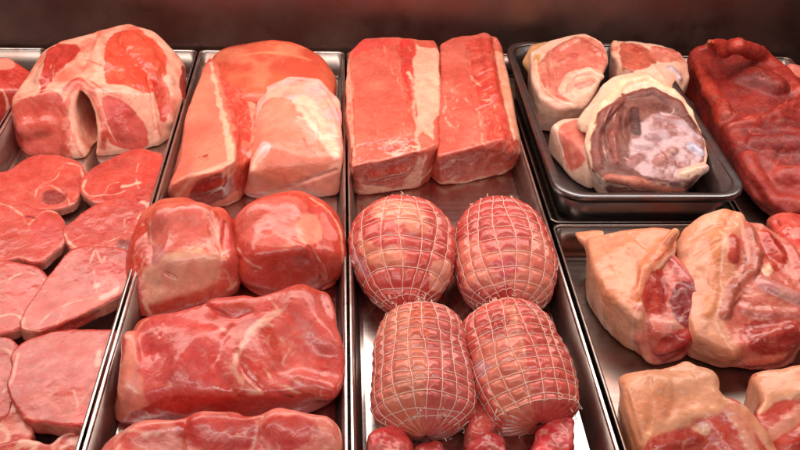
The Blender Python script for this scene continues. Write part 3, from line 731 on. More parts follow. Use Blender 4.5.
p.feather([(140, 300), (150, 270), (180, 260), (210, 262)], 9, 30, 20, 1.6, (244, 180, 150), 1, ang=.6, soft=4).feather([(206, 214), (216, 240), (218, 270)], 5, 16, 18, 1.4, (240, 170, 144), 2, ang=.3, soft=4).feather([(160, 214), (150, 236), (156, 250)], 3, 8, 12, .8, (240, 172, 150), 3, ang=.3)
p.done('lean', 'rounded ham muscle with a creamy membrane and a small slit across its front', 'ham cut', 'rounded ham muscles')

p = Piece('ham_muscle', [HD([(234, 218, .6), (250, 202, 2), (275, 193, 3), (300, 191, 3), (321, 199, 2.2), (336, 216, 1), (345, 240, 0), (346, 262, -1), (340, 280, -3), (233, 240, -1), (234, 262, -3), (262, 222, 5.2), (298, 220, 5.2), (254, 250, 3.8), (310, 252, 3.6)], [(240, 288), (252, 298), (276, 303), (301, 299), (322, 291), (341, 282)]),
    ('S', [(256, 222), (288, 216)], [28, 26], 20), ('S', [(304, 250), (318, 274)], [16, 15], 10), ('S', [(254, 270), (288, 282)], [20, 18], 13), ('S', [(322, 208), (338, 240), (338, 264)], [9, 9, 8], 4), ('S', [(242, 232), (244, 256)], [10, 10], 5)], floor=FL, k=.010, warp=.011, seed=42, lump=.0035, lump_f=14)
p.groove([(294, 238), (312, 250), (322, 278)], 3, 2.5).groove([(236, 256), (256, 270)], 4, 2.5).groove([(312, 296), (330, 284), (342, 280)], 3, 3)
p.fill(LEAN, (214, 84, 76), 22)
p.patch([(238, 214), (260, 200), (296, 196), (310, 220), (300, 244), (256, 244), (238, 236)], (228, 106, 92), c2=(232, 118, 104), soft=6)
p.patch([(300, 216), (318, 216), (322, 238), (304, 244), (296, 232)], (246, 160, 134), soft=5, a=.8).stroke([(256, 244), (280, 246), (298, 244)], 1.2, (246, 180, 150), soft=4, a=.7)
p.stroke([(298, 236), (312, 248), (324, 266), (326, 280)], .9, (248, 178, 156), soft=2).patch([(298, 238), (312, 250), (322, 268), (318, 286), (300, 268)], (196, 78, 66), soft=3)
p.stroke([(310, 198), (330, 212), (342, 238), (342, 262)], 2.6, (250, 176, 146), soft=5).patch([(320, 212), (334, 226), (338, 240), (326, 238)], (230, 130, 120))
p.stroke([(238, 248), (246, 260), (260, 268)], 1.6, FAT, soft=4).stroke([(304, 296), (326, 284), (340, 276)], 2, DEEP, soft=3)
p.feather([(300, 210), (316, 226), (300, 240), (270, 244)], 6, 16, 14, 1.4, (240, 158, 130), 1, ang=.8, soft=4).feather([(240, 220), (240, 244), (252, 264)], 4, 10, 12, .8, (236, 150, 130), 2).feather([(256, 280), (290, 290), (320, 280)], 6, 12, 18, .5, (170, 44, 38), 3, ang=.4, a=.5)
p.done('lean', 'rounded smooth ham muscle with a leaf-shaped darker flap on its front', 'ham cut', 'rounded ham muscles')

p = Piece('ham_block', [HD([(142, 322, 1), (170, 312, 3), (206, 303, 4.5), (250, 296, 5), (292, 293, 5), (328, 295, 4), (341, 312, 3), (345, 340, 2), (342, 385, 0), (300, 392, 1.5), (240, 396, 1.5), (190, 388, 1), (126, 396, -1), (116, 396, -2.5), (134, 335, 1)], [(108, 416), (112, 427), (168, 424), (240, 414), (300, 416), (332, 411), (342, 398)]),
    ('S', [(166, 344), (204, 348), (186, 376)], [32, 30, 26], 25), ('S', [(216, 308), (248, 304)], [15, 14], 8), ('S', [(300, 312), (324, 346)], [28, 27], 20), ('S', [(296, 380), (326, 388)], [16, 16], 10), ('S', [(132, 340), (126, 392)], [12, 13], 8), ('S', [(256, 330), (244, 366)], [10, 10], 7)], floor=FL, k=.0065, warp=.009, seed=43, lump=.005, lump_f=14)
p.groove([(236, 352), (246, 372), (262, 388)], 4, 3).groove([(206, 306), (232, 318), (250, 312)], 4, 2).groove([(150, 322), (160, 336)], 2.5, 1.6).groove([(232, 326), (214, 362), (240, 398)], 5, 2)
p.fill(LEAN, (214, 86, 80), 24)
p.patch([(142, 322), (150, 322), (142, 350), (144, 392), (150, 408), (118, 426), (104, 424), (112, 392), (130, 340)], (238, 138, 114), c2=(240, 150, 128), warp=2, soft=3, part='fat_cap')
p.stroke([(138, 366), (132, 388), (126, 402)], 2.6, (206, 130, 134), soft=6, a=.6)
p.patch([(146, 322), (196, 320), (224, 336), (234, 346), (226, 378), (200, 392), (160, 400), (144, 384), (140, 350)], (216, 80, 76), c2=(222, 92, 86), soft=4)
p.patch([(206, 306), (250, 298), (272, 308), (252, 320), (222, 320)], (220, 64, 56), c2=LEAN, soft=4)
p.patch([(272, 312), (300, 296), (334, 300), (342, 330), (340, 380), (312, 398), (288, 372), (280, 348)], (220, 92, 84), c2=(228, 108, 96), soft=5)
# fat seam running through the middle
p.stroke([(286, 306), (268, 318), (252, 330), (240, 350), (236, 368), (246, 384), (262, 394)], [2, 5, 6.5, 4.5, 3, 4, 2], FAT, soft=5, warp=6, a=.8)
p.stroke([(222, 328), (240, 336), (256, 334)], 3, (246, 176, 158), soft=6, warp=6, a=.75).stroke([(280, 340), (290, 352), (284, 366), (296, 380), (318, 390)], 1.6, FAT, soft=3, warp=6).stroke([(264, 370), (276, 384), (300, 392)], 1.4, CREAM, soft=3, warp=5)
p.stroke([(266, 362), (258, 372)], 2.4, (206, 60, 54), soft=3).stroke([(272, 388), (292, 396)], 2, DEEP, soft=4).stroke([(284, 342), (300, 336), (312, 344)], 1.1, FAT, soft=3, warp=5)
p.stroke([(178, 366), (190, 376), (212, 366), (220, 352)], .8, (244, 160, 146), soft=2.5, a=.7).stroke([(162, 324), (172, 338)], 1.0, (246, 176, 160), soft=2).stroke([(148, 388), (172, 384), (196, 390)], .9, PINK, soft=2.5)
p.patch([(126, 416), (150, 404), (186, 394), (230, 396), (232, 416), (168, 426), (116, 428)], (200, 52, 42), soft=4, a=.9, c2=(184, 42, 34))  # front bands here and below painted darker, face shade put into colour
p.patch([(244, 398), (300, 400), (336, 392), (334, 412), (240, 416)], (204, 70, 62), soft=5, a=.7).stroke([(340, 376), (326, 404)], 1.1, FAT, soft=3, a=.7)
p.feather([(286, 306), (262, 324), (240, 348), (238, 368), (256, 390)], 7, 34, 16, 1.3, FAT, 1, ang=.9)
p.feather([(276, 340), (290, 356), (300, 380), (322, 392)], 6, 22, 12, .9, CREAM, 2, ang=.9).feather([(150, 326), (190, 326), (230, 338)], 4, 14, 16, .7, (232, 140, 118), 3, a=.6).feather([(160, 390), (190, 380), (220, 366)], 6, 12, 16, .6, (228, 126, 108), 4, a=.6)
p.feather([(300, 306), (330, 330), (334, 370)], 8, 14, 14, .7, (228, 130, 112), 5, a=.5).veins((240, 160, 138), 46, .03, .4)
p.done({'': 'lean', 'fat_cap': 'fat'}, 'largest boneless ham block with a branching fat seam, second from the front in its tray', 'ham cut', 'large ham blocks')

p = Piece('ham_block', [HD([(112, 430, 0), (140, 421, 2), (180, 417, 2.5), (240, 417, 3), (300, 415, 3), (334, 415, 2), (345, 428, 0), (345, 470, -1), (100, 480, -1)], [(92, 470), (345, 500)]),
    ('S', [(136, 436), (150, 436)], [18, 18], 13), ('S', [(198, 432), (232, 432)], [24, 24], 18), ('S', [(284, 432), (292, 440)], [26, 26], 20), ('S', [(330, 430), (334, 446)], [14, 14], 8)], floor=FL, k=.009, warp=.009, seed=44, lump=.005)
p.groove([(186, 418), (180, 450)], 5, 3).groove([(262, 416), (250, 450)], 6, 3)
p.fill((236, 132, 116), PINK, 24)
p.patch([(176, 420), (220, 414), (256, 420), (250, 446), (210, 452), (180, 440)], (214, 66, 60), c2=LEAN, soft=4).patch([(262, 424), (280, 416), (306, 416), (316, 432), (300, 450), (262, 456)], (216, 70, 64), c2=LEAN, soft=4)
p.patch([(120, 436), (140, 424), (160, 424), (150, 440), (130, 450)], (222, 92, 84), soft=4).patch([(98, 440), (112, 438), (110, 456), (96, 456)], (220, 74, 64), soft=3)
p.stroke([(108, 436), (130, 430), (160, 436)], 2, FAT, soft=5, warp=5).stroke([(330, 418), (336, 450)], 6, (236, 150, 124), soft=4).feather([(110, 436), (170, 436), (184, 446), (256, 436), (330, 436)], 6, 40, 16, 1.4, FAT, 1, ang=.7)
p.done('lean', 'streaky boneless ham block cut off by the bottom edge of the picture', 'ham cut', 'large ham blocks')

# ------------------------------------------------------------------ third tray: loin blocks
p = Piece('pork_loin_block', [HD([(348, 52, 5), (364, 39, 6), (394, 37, 6.5), (436, 39, 6), (440, 60, 5.5), (440, 100, 4.5), (438, 146, 3), (424, 152, 3.5), (380, 162, 3), (352, 168, 2), (346, 80, 4)], [(348, 190), (362, 194), (388, 194), (410, 188), (430, 174), (439, 158)], k=.004), ('S', [(372, 174), (400, 168)], [16, 14], 11)], floor=FL, k=.004, warp=.004, seed=51, lump=.003)
p.sink([(352, 166), (384, 162), (414, 152), (418, 156), (410, 174), (390, 186), (366, 180), (352, 176)], 1.5, 1.5, 60)
p.groove([(403, 44), (404, 70), (408, 96), (418, 130)], 4, 3).groove([(348, 60), (352, 110), (354, 160)], 3, 3).groove([(356, 146), (384, 142), (412, 134)], 5, 2)
p.fill((214, 96, 78), (226, 120, 100), 16).mottle((200, 72, 56), 20, .2, .35, .4, 5)
p.patch([(414, 42), (436, 40), (440, 60), (440, 100), (438, 150), (430, 176), (414, 192), (380, 196), (350, 192), (348, 182), (390, 184), (412, 172), (420, 150), (418, 140), (416, 96), (412, 60)], (246, 176, 152), c2=(250, 190, 164), warp=1.4, soft=2, part='fat_cap')
p.patch([(348, 56), (352, 80), (352, 120), (356, 164), (350, 190), (344, 180), (344, 80)], (244, 160, 138), warp=2, soft=3)
p.patch([(398, 42), (416, 42), (412, 70), (410, 100), (404, 82), (400, 60)], (216, 54, 50), soft=3, c2=LEAN).patch([(360, 42), (392, 39), (396, 44), (362, 52), (352, 60)], (228, 80, 72), soft=3)
p.stroke([(384, 46), (390, 66), (402, 90), (410, 112)], 1.0, (250, 176, 150), soft=3, warp=4, a=.7).stroke([(408, 72), (416, 90), (414, 110), (418, 136)], 3, FAT, soft=4, warp=4)
p.patch([(384, 142), (404, 138), (410, 148), (396, 156), (384, 152)], (250, 190, 176), soft=4, warp=5, a=.8)
p.stroke([(356, 142), (370, 138), (390, 130)], 1, PINK, soft=3)
p.patch([(352, 166), (384, 162), (414, 152), (418, 156), (410, 174), (390, 186), (366, 180), (352, 176)], (196, 78, 66), c2=(214, 108, 94), soft=2, f=90, warp=1.5, part='cut_face')
p.stroke([(352, 180), (366, 184), (384, 186)], 1.4, DEEP, soft=3, a=.7).stroke([(349, 189), (380, 193), (408, 187), (428, 173), (438, 154)], 4.5, (244, 178, 156), soft=2.5, warp=2)
p.feather([(362, 60), (366, 110), (374, 150)], 12, 22, 18, 1.4, (236, 132, 108), 1, ang=.3, soft=4, a=.5).feather([(400, 50), (410, 90), (416, 136)], 4, 20, 14, .8, FAT, 2, ang=.3).feather([(372, 146), (398, 142), (410, 134)], 5, 14, 10, 1.2, (246, 186, 164), 3)
p.done({'': 'lean', 'fat_cap': 'fat', 'cut_face': 'fibre'}, 'pork loin block with a broad cream fat cap down its right side', 'pork loin', 'pork loin blocks')

p = Piece('pork_loin_block', [HD([(440, 44, 5.5), (452, 38, 6), (480, 36, 6), (496, 38, 5.5), (502, 48, 4.5), (512, 100, 3), (521, 138, .5), (522, 152, -1), (500, 138, 3), (470, 148, 3), (438, 156, 2.5), (438, 100, 4)], [(428, 176), (440, 182), (470, 182), (498, 176), (521, 164)], k=.0045), ('S', [(484, 42), (494, 100), (508, 150)], [16, 16, 14], 11)], floor=FL, k=.004, warp=.004, seed=52, lump=.003)
for yy in (56, 74, 92, 108): p.groove([(470, yy+8), (480, yy), (492, yy-5)], 3.2, 3.4)
p.groove([(494, 42), (502, 90), (514, 140)], 3, 3.2).groove([(468, 44), (472, 90), (484, 140)], 3, 2)
p.fill((212, 94, 78), (224, 116, 98), 16).mottle((196, 70, 56), 20, .2, .35, .4, 5)
p.patch([(468, 40), (492, 40), (496, 60), (500, 90), (510, 140), (488, 140), (484, 110), (476, 90), (470, 60)], (204, 62, 48), c2=(220, 100, 82), soft=4)
for yy in (52, 66, 80, 96, 112, 126): p.stroke([(474, yy+6), (484, yy), (490, yy-4)], .8, (246, 140, 120), soft=2.5, warp=3)
p.patch([(494, 40), (504, 50), (513, 98), (522, 140), (514, 140), (506, 110), (498, 70)], (246, 164, 132), c2=FAT, soft=2.5, warp=1.5, part='fat_cap')
p.stroke([(444, 96), (446, 120), (456, 128)], 1.6, FAT, soft=3, warp=6).stroke([(466, 98), (480, 116), (482, 140), (486, 148)], 1.4, FAT, soft=3, warp=5).stroke([(446, 84), (456, 96), (452, 110)], 1.4, FAT, soft=3, warp=6).stroke([(480, 100), (494, 104), (500, 128)], 1.2, FAT, soft=2.5, warp=5).stroke([(470, 76), (480, 86)], 1.4, FAT, soft=3)
p.patch([(440, 158), (470, 150), (502, 140), (521, 142), (520, 152), (496, 166), (466, 176), (438, 176)], (190, 74, 60), c2=(210, 104, 88), soft=2, f=90, part='cut_face')
p.stroke([(438, 182), (470, 182), (500, 174), (520, 160), (520, 150)], 4.5, (242, 170, 146), soft=2.5, warp=2)
p.feather([(446, 88), (450, 112), (460, 134)], 6, 30, 9, 1.1, FAT, 1, ang=1.2).feather([(478, 90), (486, 116), (494, 140)], 6, 24, 12, .8, FAT, 2, ang=.6).feather([(450, 50), (452, 80)], 8, 8, 18, .8, (232, 122, 104), 3, ang=.3, a=.5)
p.done({'': 'lean', 'fat_cap': 'fat', 'cut_face': 'fibre'}, 'pork loin block with ribbed red strips down its right side, next to the deep pan', 'pork loin', 'pork loin blocks')

# scraps between the netted roasts
G_S = 'small red trimmings round the netted roasts'
def scrap(pts, z, label, seed, h=2.2, col=(214, 62, 62)):
    n = len(pts); zz = [z+(h*.35 if i % 2 else 0) for i in range(n)]
    q = Piece('meat_trimming', [HD([(a, b, c) for (a, b), c in zip(pts, zz)], inset=.05, k=.005)], floor=FL, seed=seed, lump=.005, lump_f=30, fine=.001, h=.0018)
    q.fill(col, (232, 104, 100), 40).veins(FAT, 40, .05, .6).mottle(DEEP, 50, .2, .2, .5).done('lean', label, 'meat trimming', G_S)
scrap([(368, 440), (376, 426), (396, 424), (412, 438), (410, 460), (372, 462)], -2.4, 'ragged red trimming under the lower end of the left front netted roast', 61)
scrap([(466, 392), (484, 386), (496, 400), (498, 424), (486, 442), (468, 434), (464, 410)], -3, 'smooth pink trimming wedged between the two front netted roasts', 62, col=(224, 98, 88))
scrap([(466, 440), (486, 432), (506, 436), (508, 462), (464, 464)], -3.2, 'dark pink trimming at the bottom edge between the two front netted roasts', 63, col=(206, 64, 72))
scrap([(536, 432), (552, 420), (572, 418), (574, 440), (570, 464), (536, 464)], -2.6, 'bright trimming just below the cut end of the right front netted roast', 64, col=(216, 62, 72))
scrap([(412, 448), (440, 440), (448, 452), (440, 466), (414, 466)], -3.6, 'small trimming mostly hidden below the left front netted roast at the bottom edge', 65, col=(190, 60, 56))

# ------------------------------------------------------------------ netted roasts
def frame(a, b):
    ax = (b-a)/np.linalg.norm(b-a); z = np.array([0, 0, 1.0]); sx = np.cross(ax, z); sx /= np.linalg.norm(sx); uz = np.cross(sx, ax); return ax, sx, uz
def roast(label, A, B, rx, rz, prof, nu, nv, seed, paint, twist=0., capw=.16, shift=0.0):
    """A, B: axis end points (px, py, cm); prof: radius profile 0..1; nu strings along, nv hoops"""
    a, b = at(A[0], A[1], A[2]*.01), at(B[0], B[1], B[2]*.01)
    ax, sx, uz = frame(a, b); L = np.linalg.norm(b-a)
    NU, NV = (260, 220)
    R = random.Random(seed)
    jit_u = [R.uniform(-.13, .13) for _ in range(nu)]; jit_v = [R.uniform(-.10, .10) for _ in range(nv+1)]
    vt = np.array([(j+.5*0+jit_v[j]*(0 < j < nv))/nv for j in range(nv+1)])
    ut = np.array([(i+jit_u[i])/nu for i in range(nu)])
    def base(u, v):     # u, v arrays 0..1
        th = 2*np.pi*(u+twist*(v-.5)); s_ = np.interp(v, np.linspace(0, 1, len(prof)), prof)
        # smooth the profile
        ss = sum(np.interp(np.clip(v+d, 0, 1), np.linspace(0, 1, len(prof)), prof) for d in (-.04, -.02, 0, .02, .04))/5
        end = np.clip(np.where(v < .5, v/.12, (1-v)/capw), 0, 1); cap = np.sqrt(np.clip(1-(1-end)**2, 0, 1)); ss = ss*cap
        c = a + np.outer(v*L, ax) + np.outer(np.sin(v*np.pi)*shift, sx)
        sq = 1+.05*np.cos(4*th)*0
        P = c + (np.cos(th)*rx*ss*sq)[:, None]*sx + (np.sin(th)*rz*ss*sq)[:, None]*uz
        nrm = (np.cos(th)/rx)[:, None]*sx + (np.sin(th)/rz)[:, None]*uz
        nrm /= np.linalg.norm(nrm, axis=1)[:, None]
        return P, nrm
    def wob(u, v, P): return fbm(P, 14, seed)*.006 + fbm(P, 40, seed+3)*.0018
    def strdist(u, v):
        du = np.full(len(u), 9.); 
        for i in range(nu):
            uu = ut[i]+.006*np.sin(v*9+i*1.7)
            d = np.abs((u-uu+.5) % 1-.5); du = np.minimum(du, d)
        dv = np.full(len(u), 9.)
        for j in range(1, nv):
            vv = vt[j]+.006*np.sin(u*2*np.pi*2+j*2.1)+.003*np.sin(u*2*np.pi*5+j)
            dv = np.minimum(dv, np.abs(v-vv))
        return du*2*np.pi*rx, dv*L
    def surf(u, v):
        P, n = base(u, v)
        du, dv = strdist(u, v)
        w = .0046
        den = np.minimum(1-np.exp(-(du/w)**2), 1-np.exp(-(dv/w)**2))
        P2 = P + n*(wob(u, v, P) - (1-den)*.0030)[:, None]
        P2[:, 2] = np.maximum(P2[:, 2], FL+.001)
        return P2, n
    U, V = np.meshgrid(np.arange(NU)/NU, np.linspace(0, 1, NV), indexing='ij'); u, v = U.ravel(), V.ravel()
    P, n = surf(u, v)
    I = np.arange(NU*NV).reshape(NU, NV); I2 = np.roll(I, -1, 0)
    Q = np.stack([I[:, :-1], I[:, 1:], I2[:, 1:], I2[:, :-1]], -1).reshape(-1, 4)
    q = Piece.__new__(Piece); q.name = 'rolled_roast'; q.base = 'meat'; q.seed = seed; q.P = P; q.Q = Q; q.bvh(); q.col = np.zeros_like(P); q.part = np.zeros(len(P), int); q.partnames = {}
    # make sure faces look outwards
    cen = a+np.outer(v*L, ax)
    if ((q.N*(P-cen)).sum(1)).mean() < 0: q.Q = Q[:, ::-1].copy(); q.bvh()
    q.fill(LEAN, PINK, 25); paint(q)
    root = q.done('lean', label, 'netted roast', 'rolled roasts in string netting')
    off = np.array(root.location)
    # ---- string net: tubes lying on the meat
    VV, FF = [], []
    def tube(pts, r, m=5):
        pts = np.asarray(pts); k0 = len(VV); T = np.gradient(pts, axis=0); T /= np.maximum(np.linalg.norm(T, axis=1), 1e-9)[:, None]
        for p_, t in zip(pts, T):
            s1 = np.cross(t, (.3, .5, .81)); s1 /= max(np.linalg.norm(s1), 1e-9); s2_ = np.cross(t, s1)
            for i in range(m):
                an = 2*math.pi*i/m; VV.append(p_+r*(math.cos(an)*s1+math.sin(an)*s2_)-off)
        for k in range(len(pts)-1):
            for i in range(m):
                j = (i+1) % m; FF.append((k0+k*m+i, k0+k*m+j, k0+(k+1)*m+j, k0+(k+1)*m+i))
    v0, v1 = .035, .955
    for i in range(nu):
        vv = np.linspace(v0, v1, 90); uu = ut[i]+.006*np.sin(vv*9+i*1.7)
        P_, n_ = surf(uu % 1, vv); P_ = P_+n_*(.0007+.0003*vnoise(P_, 300, seed+i)[:, None])
        P_ += sx*(vnoise(P_, 160, seed+50+i)*.0007)[:, None]
        tube(P_, .00062)
    for j in range(0, nv+1):
        uu = np.linspace(0, 1, 150); vb = min(max(vt[j], v0+.012), v1-.01); vv = vb+.006*np.sin(uu*2*np.pi*2+j*2.1)+.003*np.sin(uu*2*np.pi*5+j)
        P_, n_ = surf(uu % 1, vv); P_ = P_+n_*.0006; P_ += ax*(vnoise(P_, 170, seed+70+j)*.0008)[:, None]; P_[-1] = P_[0]
        tube(P_, .00056)
    # frayed loops round both ends
    for end, vv0, cnt in ((0, .05, 16), (1, .945, 20)):
        for i in range(cnt):
            uu = R.random(); P_, n_ = surf(np.array([uu]), np.array([vv0+R.uniform(-.035, .035)])); c = P_[0]+n_[0]*.001; nn = n_[0]
            t = np.cross(nn, ax)*R.choice((-1, 1)); l = R.uniform(.004, .011); hh = R.uniform(.001, .0035); tw = R.uniform(-.006, .006); pts = []
            for s_ in np.linspace(0, 1, 9):
                pts.append(c + t*l*(s_-.5)*math.cos(s_*3) + nn*hh*math.sin(s_*math.pi) + ax*(tw*s_ + .003*math.sin(s_*7+i)))
            pts = np.array(pts); pts[:, 2] = np.maximum(pts[:, 2], FL+.001)
            tube(pts, .0005, 4)
    new_mesh('netting', np.array(VV), np.array(FF), M['string'], root)
    return q, root
def pr1(q):
    q.fill((206, 78, 70), (214, 96, 88), 22)
    q.patch([(370, 212), (384, 200), (412, 204), (424, 212), (426, 234), (410, 232), (394, 222), (378, 220)], (236, 150, 124), c2=(226, 124, 100), warp=6, soft=4, a=.9)
    q.patch([(356, 244), (364, 238), (378, 250), (398, 244), (406, 254), (402, 266), (384, 264), (366, 262)], (236, 146, 116), c2=(226, 124, 98), warp=6, soft=4, a=.9)
    q.patch([(352, 246), (362, 262), (370, 276), (358, 270)], (214, 150, 160), soft=4, a=.7).patch([(432, 262), (450, 262), (446, 290), (430, 288)], (244, 166, 144), warp=4)
    q.veins(FAT, 30, .05, .5).mottle((240, 140, 124), 40, .25, .3, .5)
roast('plump round netted roast at the back left with two pale fat patches', (401, 203, 1.8), (403, 312, -2.6), .086, .070, [.34, .74, .93, 1.0, 1.0, .95, .82, .60, .46], 17, 9, 71, pr1)
def pr2(q):
    q.fill((200, 76, 72), (210, 92, 86), 22)
    q.patch([(456, 244), (476, 242), (490, 250), (500, 248), (528, 246), (536, 232), (548, 240), (552, 276), (546, 302), (520, 298), (506, 282), (480, 296), (462, 284)], (232, 138, 118), c2=(224, 118, 100), warp=7, soft=6, a=.85)
    q.patch([(490, 262), (510, 258), (520, 270), (500, 278)], (196, 76, 84), soft=4).patch([(464, 288), (480, 286), (486, 298), (470, 298)], (196, 76, 84), soft=4)
    q.veins(FAT, 30, .04, .5)
roast('netted roast at the back right, dark red at the top and pale pink below', (496, 202, 1.4), (510, 312, -2.4), .082, .066, [.36, .70, .90, 1.0, 1.03, 1.03, .96, .82, .60], 19, 10, 72, pr2, twist=.01)
def pr3(q):
    q.fill((214, 96, 88), (224, 114, 106), 22)
    q.patch([(384, 312), (410, 306), (424, 310), (426, 350), (424, 400), (420, 434), (396, 428), (382, 400), (378, 356)], (232, 142, 114), c2=(222, 118, 96), warp=6, soft=6, a=.8)
    q.patch([(412, 308), (432, 308), (430, 340), (420, 344), (410, 330)], (216, 96, 70), soft=6)
    q.stroke([(392, 340), (394, 380)], 3, (222, 110, 104), soft=5).veins(FAT, 30, .04, .4).patch([(380, 340), (388, 336), (388, 380), (380, 380)], (216, 100, 94), soft=5, a=.7)
roast('long pale netted roast at the front left with a broad orange fat strip', (419, 311, 1.2), (426, 436, -2.8), .070, .060, [.62, .82, .92, .97, 1.0, 1.04, 1.04, .94, .72], 20, 12, 73, pr3)
def pr4(q):
    q.fill((212, 86, 76), (222, 104, 92), 22)
    q.patch([(484, 330), (500, 306), (512, 304), (522, 330), (528, 360), (532, 396), (528, 430), (508, 424), (488, 390), (476, 360)], (230, 136, 112), c2=(220, 112, 92), warp=7, soft=6, a=.8)
    q.patch([(482, 320), (500, 308), (510, 318), (506, 332), (488, 338)], (196, 60, 52), soft=3, c2=LEAN2).patch([(476, 362), (486, 360), (488, 376), (478, 376)], (216, 160, 170), soft=4, a=.7)
    q.stroke([(512, 306), (518, 330), (526, 360)], 1.4, CREAM, soft=4).veins(FAT, 30, .04, .4)
q, rr = roast('netted roast at the front right with its bare cut end towards the viewer', (498, 307, 1.2), (539, 424, -2.4), .074, .060, [.58, .82, .94, .98, 1.0, 1.0, .98, .90, .76], 19, 11, 74, pr4, twist=-.02, capw=.06)

def stub(pts, low, label, seed):
    q = Piece('roast_end', [HD(pts, low, k=.006)], floor=FL, seed=seed, lump=.002, h=.0018)
    q.fill((224, 100, 84), (214, 84, 72), 30); q.stroke([(pts[0][0], pts[0][1]), (pts[1][0], pts[1][1])], 2, PINK, soft=4); return q

# ------------------------------------------------------------------ deep pan with shanks
G_H = 'pale pork shanks in the deep pan'
PF = -.05
p = Piece('pork_shank', [
    HD([(530, 50, 6), (548, 38, 7), (585, 34, 8), (600, 42, 7.5), (608, 60, 6), (600, 84, 4), (584, 108, 1), (560, 110, 1.5), (540, 98, 3), (532, 80, 4)], [(545, 112)], z=PF),
    ('H', X((522, 62, 3), (530, 42, 5), (548, 38, 5.5), (540, 80, 3), (530, 76, 1), (536, 60, 6))),
    ('S', [(548, 88), (543, 68), (556, 50), (578, 42)], [7, 8, 8, 7], 2),
    ('S', [(584, 46), (598, 56)], [8, 8], 2),
    ('S', [(564, 92), (570, 78), (588, 72), (602, 78)], [7, 7, 7, 6], 1),
    ('S', [(578, 88), (590, 84)], [6, 6], 2),
    ('S', [(554, 100), (574, 108)], [6, 6], 2),
    ('S', [(562, 64), (574, 58)], [8, 8], 4),
    ], floor=PF, k=.004, warp=.005, seed=81, lump=.003)
p.fill((240, 194, 172), (232, 168, 148), 24)
p.patch([(544, 92), (538, 70), (548, 52), (566, 41), (592, 38), (606, 52), (606, 74), (600, 92), (580, 102), (558, 100)], (204, 100, 84), c2=(228, 150, 128), warp=4, part='cut_face', f=40)
p.patch([(562, 94), (566, 80), (580, 70), (600, 70), (606, 80), (594, 98), (576, 102)], (240, 192, 166), c2=(228, 160, 138), warp=5, f=40)
p.lobe(1, (218, 158, 108), (226, 168, 122)).lobe(2, (206, 104, 88), (224, 142, 122), part='cut_face').lobe(3, (190, 84, 72), (214, 120, 102), part='cut_face').lobe(4, (240, 194, 172), (230, 166, 146)).lobe(5, (206, 104, 92), (226, 150, 132), part='cut_face').lobe(7, (196, 88, 76), (214, 124, 108), part='cut_face')
p.stroke([(536, 60), (540, 82), (556, 98), (576, 108)], 1.6, (244, 200, 170), soft=3).stroke([(552, 48), (550, 62), (556, 78)], 1.0, (240, 186, 164), soft=2)
p.veins((244, 200, 178), 45, .04, .5).base = 'skin'
p.done({'': 'fat', 'cut_face': 'lean'}, 'shank at the back left of the pan with a round pink cut face', 'pork shank', G_H)

p = Piece('pork_shank', [
    HD([(612, 40, 6), (632, 40, 6.5), (650, 48, 7), (674, 48, 7), (688, 60, 6), (690, 76, 4), (682, 92, 2), (664, 88, 5), (620, 66, 5), (614, 54, 5)], [], z=PF),
    ('S', [(616, 44), (616, 58)], [8, 7], 2),
    ('S', [(630, 48), (642, 54)], [8, 7], 2),
    ('S', [(656, 50), (678, 54)], [6, 6], 2),
    ('S', [(672, 68), (680, 78)], [9, 8], 3),
    ('S', [(650, 62), (662, 78)], [8, 7], 3),
    ], floor=PF, k=.004, warp=.005, seed=82, lump=.004)
p.fill((240, 194, 172), (232, 168, 148), 24)
p.patch([(620, 44), (636, 44), (652, 50), (656, 62), (640, 70), (622, 66)], (180, 70, 50), c2=(210, 104, 82), soft=4, warp=5, part='cut_face').patch([(650, 50), (680, 50), (688, 60), (660, 62)], (208, 110, 92), c2=(228, 150, 130), soft=5)
p.lobe(1, (240, 186, 156), (216, 120, 100)).lobe(2, (176, 66, 46), (204, 100, 78), part='cut_face').lobe(3, (206, 104, 86), (228, 150, 130), part='cut_face').lobe(4, (196, 172, 180), (220, 190, 190), part='joint_bone')
p.stroke([(676, 64), (682, 74), (680, 82)], 1.0, (130, 88, 92), soft=2.5).base = 'skin'
p.done({'': 'fat', 'cut_face': 'lean', 'joint_bone': 'fat'}, 'shank at the back right of the pan with a greyish knuckle end beside the beef', 'pork shank', G_H)

p = Piece('pork_shank', [HD([(549, 124, 1), (560, 117, 2), (580, 116, 2), (596, 130, 2), (596, 170, 0)], [(554, 160), (566, 176), (586, 184), (600, 184)], z=PF, k=.006)], floor=PF, k=.008, warp=.007, seed=83, lump=.003)
p.fill((240, 194, 172), (234, 170, 150), 24).patch([(560, 126), (580, 120), (592, 130), (586, 160), (570, 172), (562, 150)], (214, 100, 84), c2=(230, 140, 122), soft=4, warp=4).stroke([(556, 124), (560, 146), (572, 176)], 1.8, (252, 220, 200), soft=3)
p.done('fat', 'small shank piece tucked under the big shank at the front left of the pan', 'pork shank', G_H)

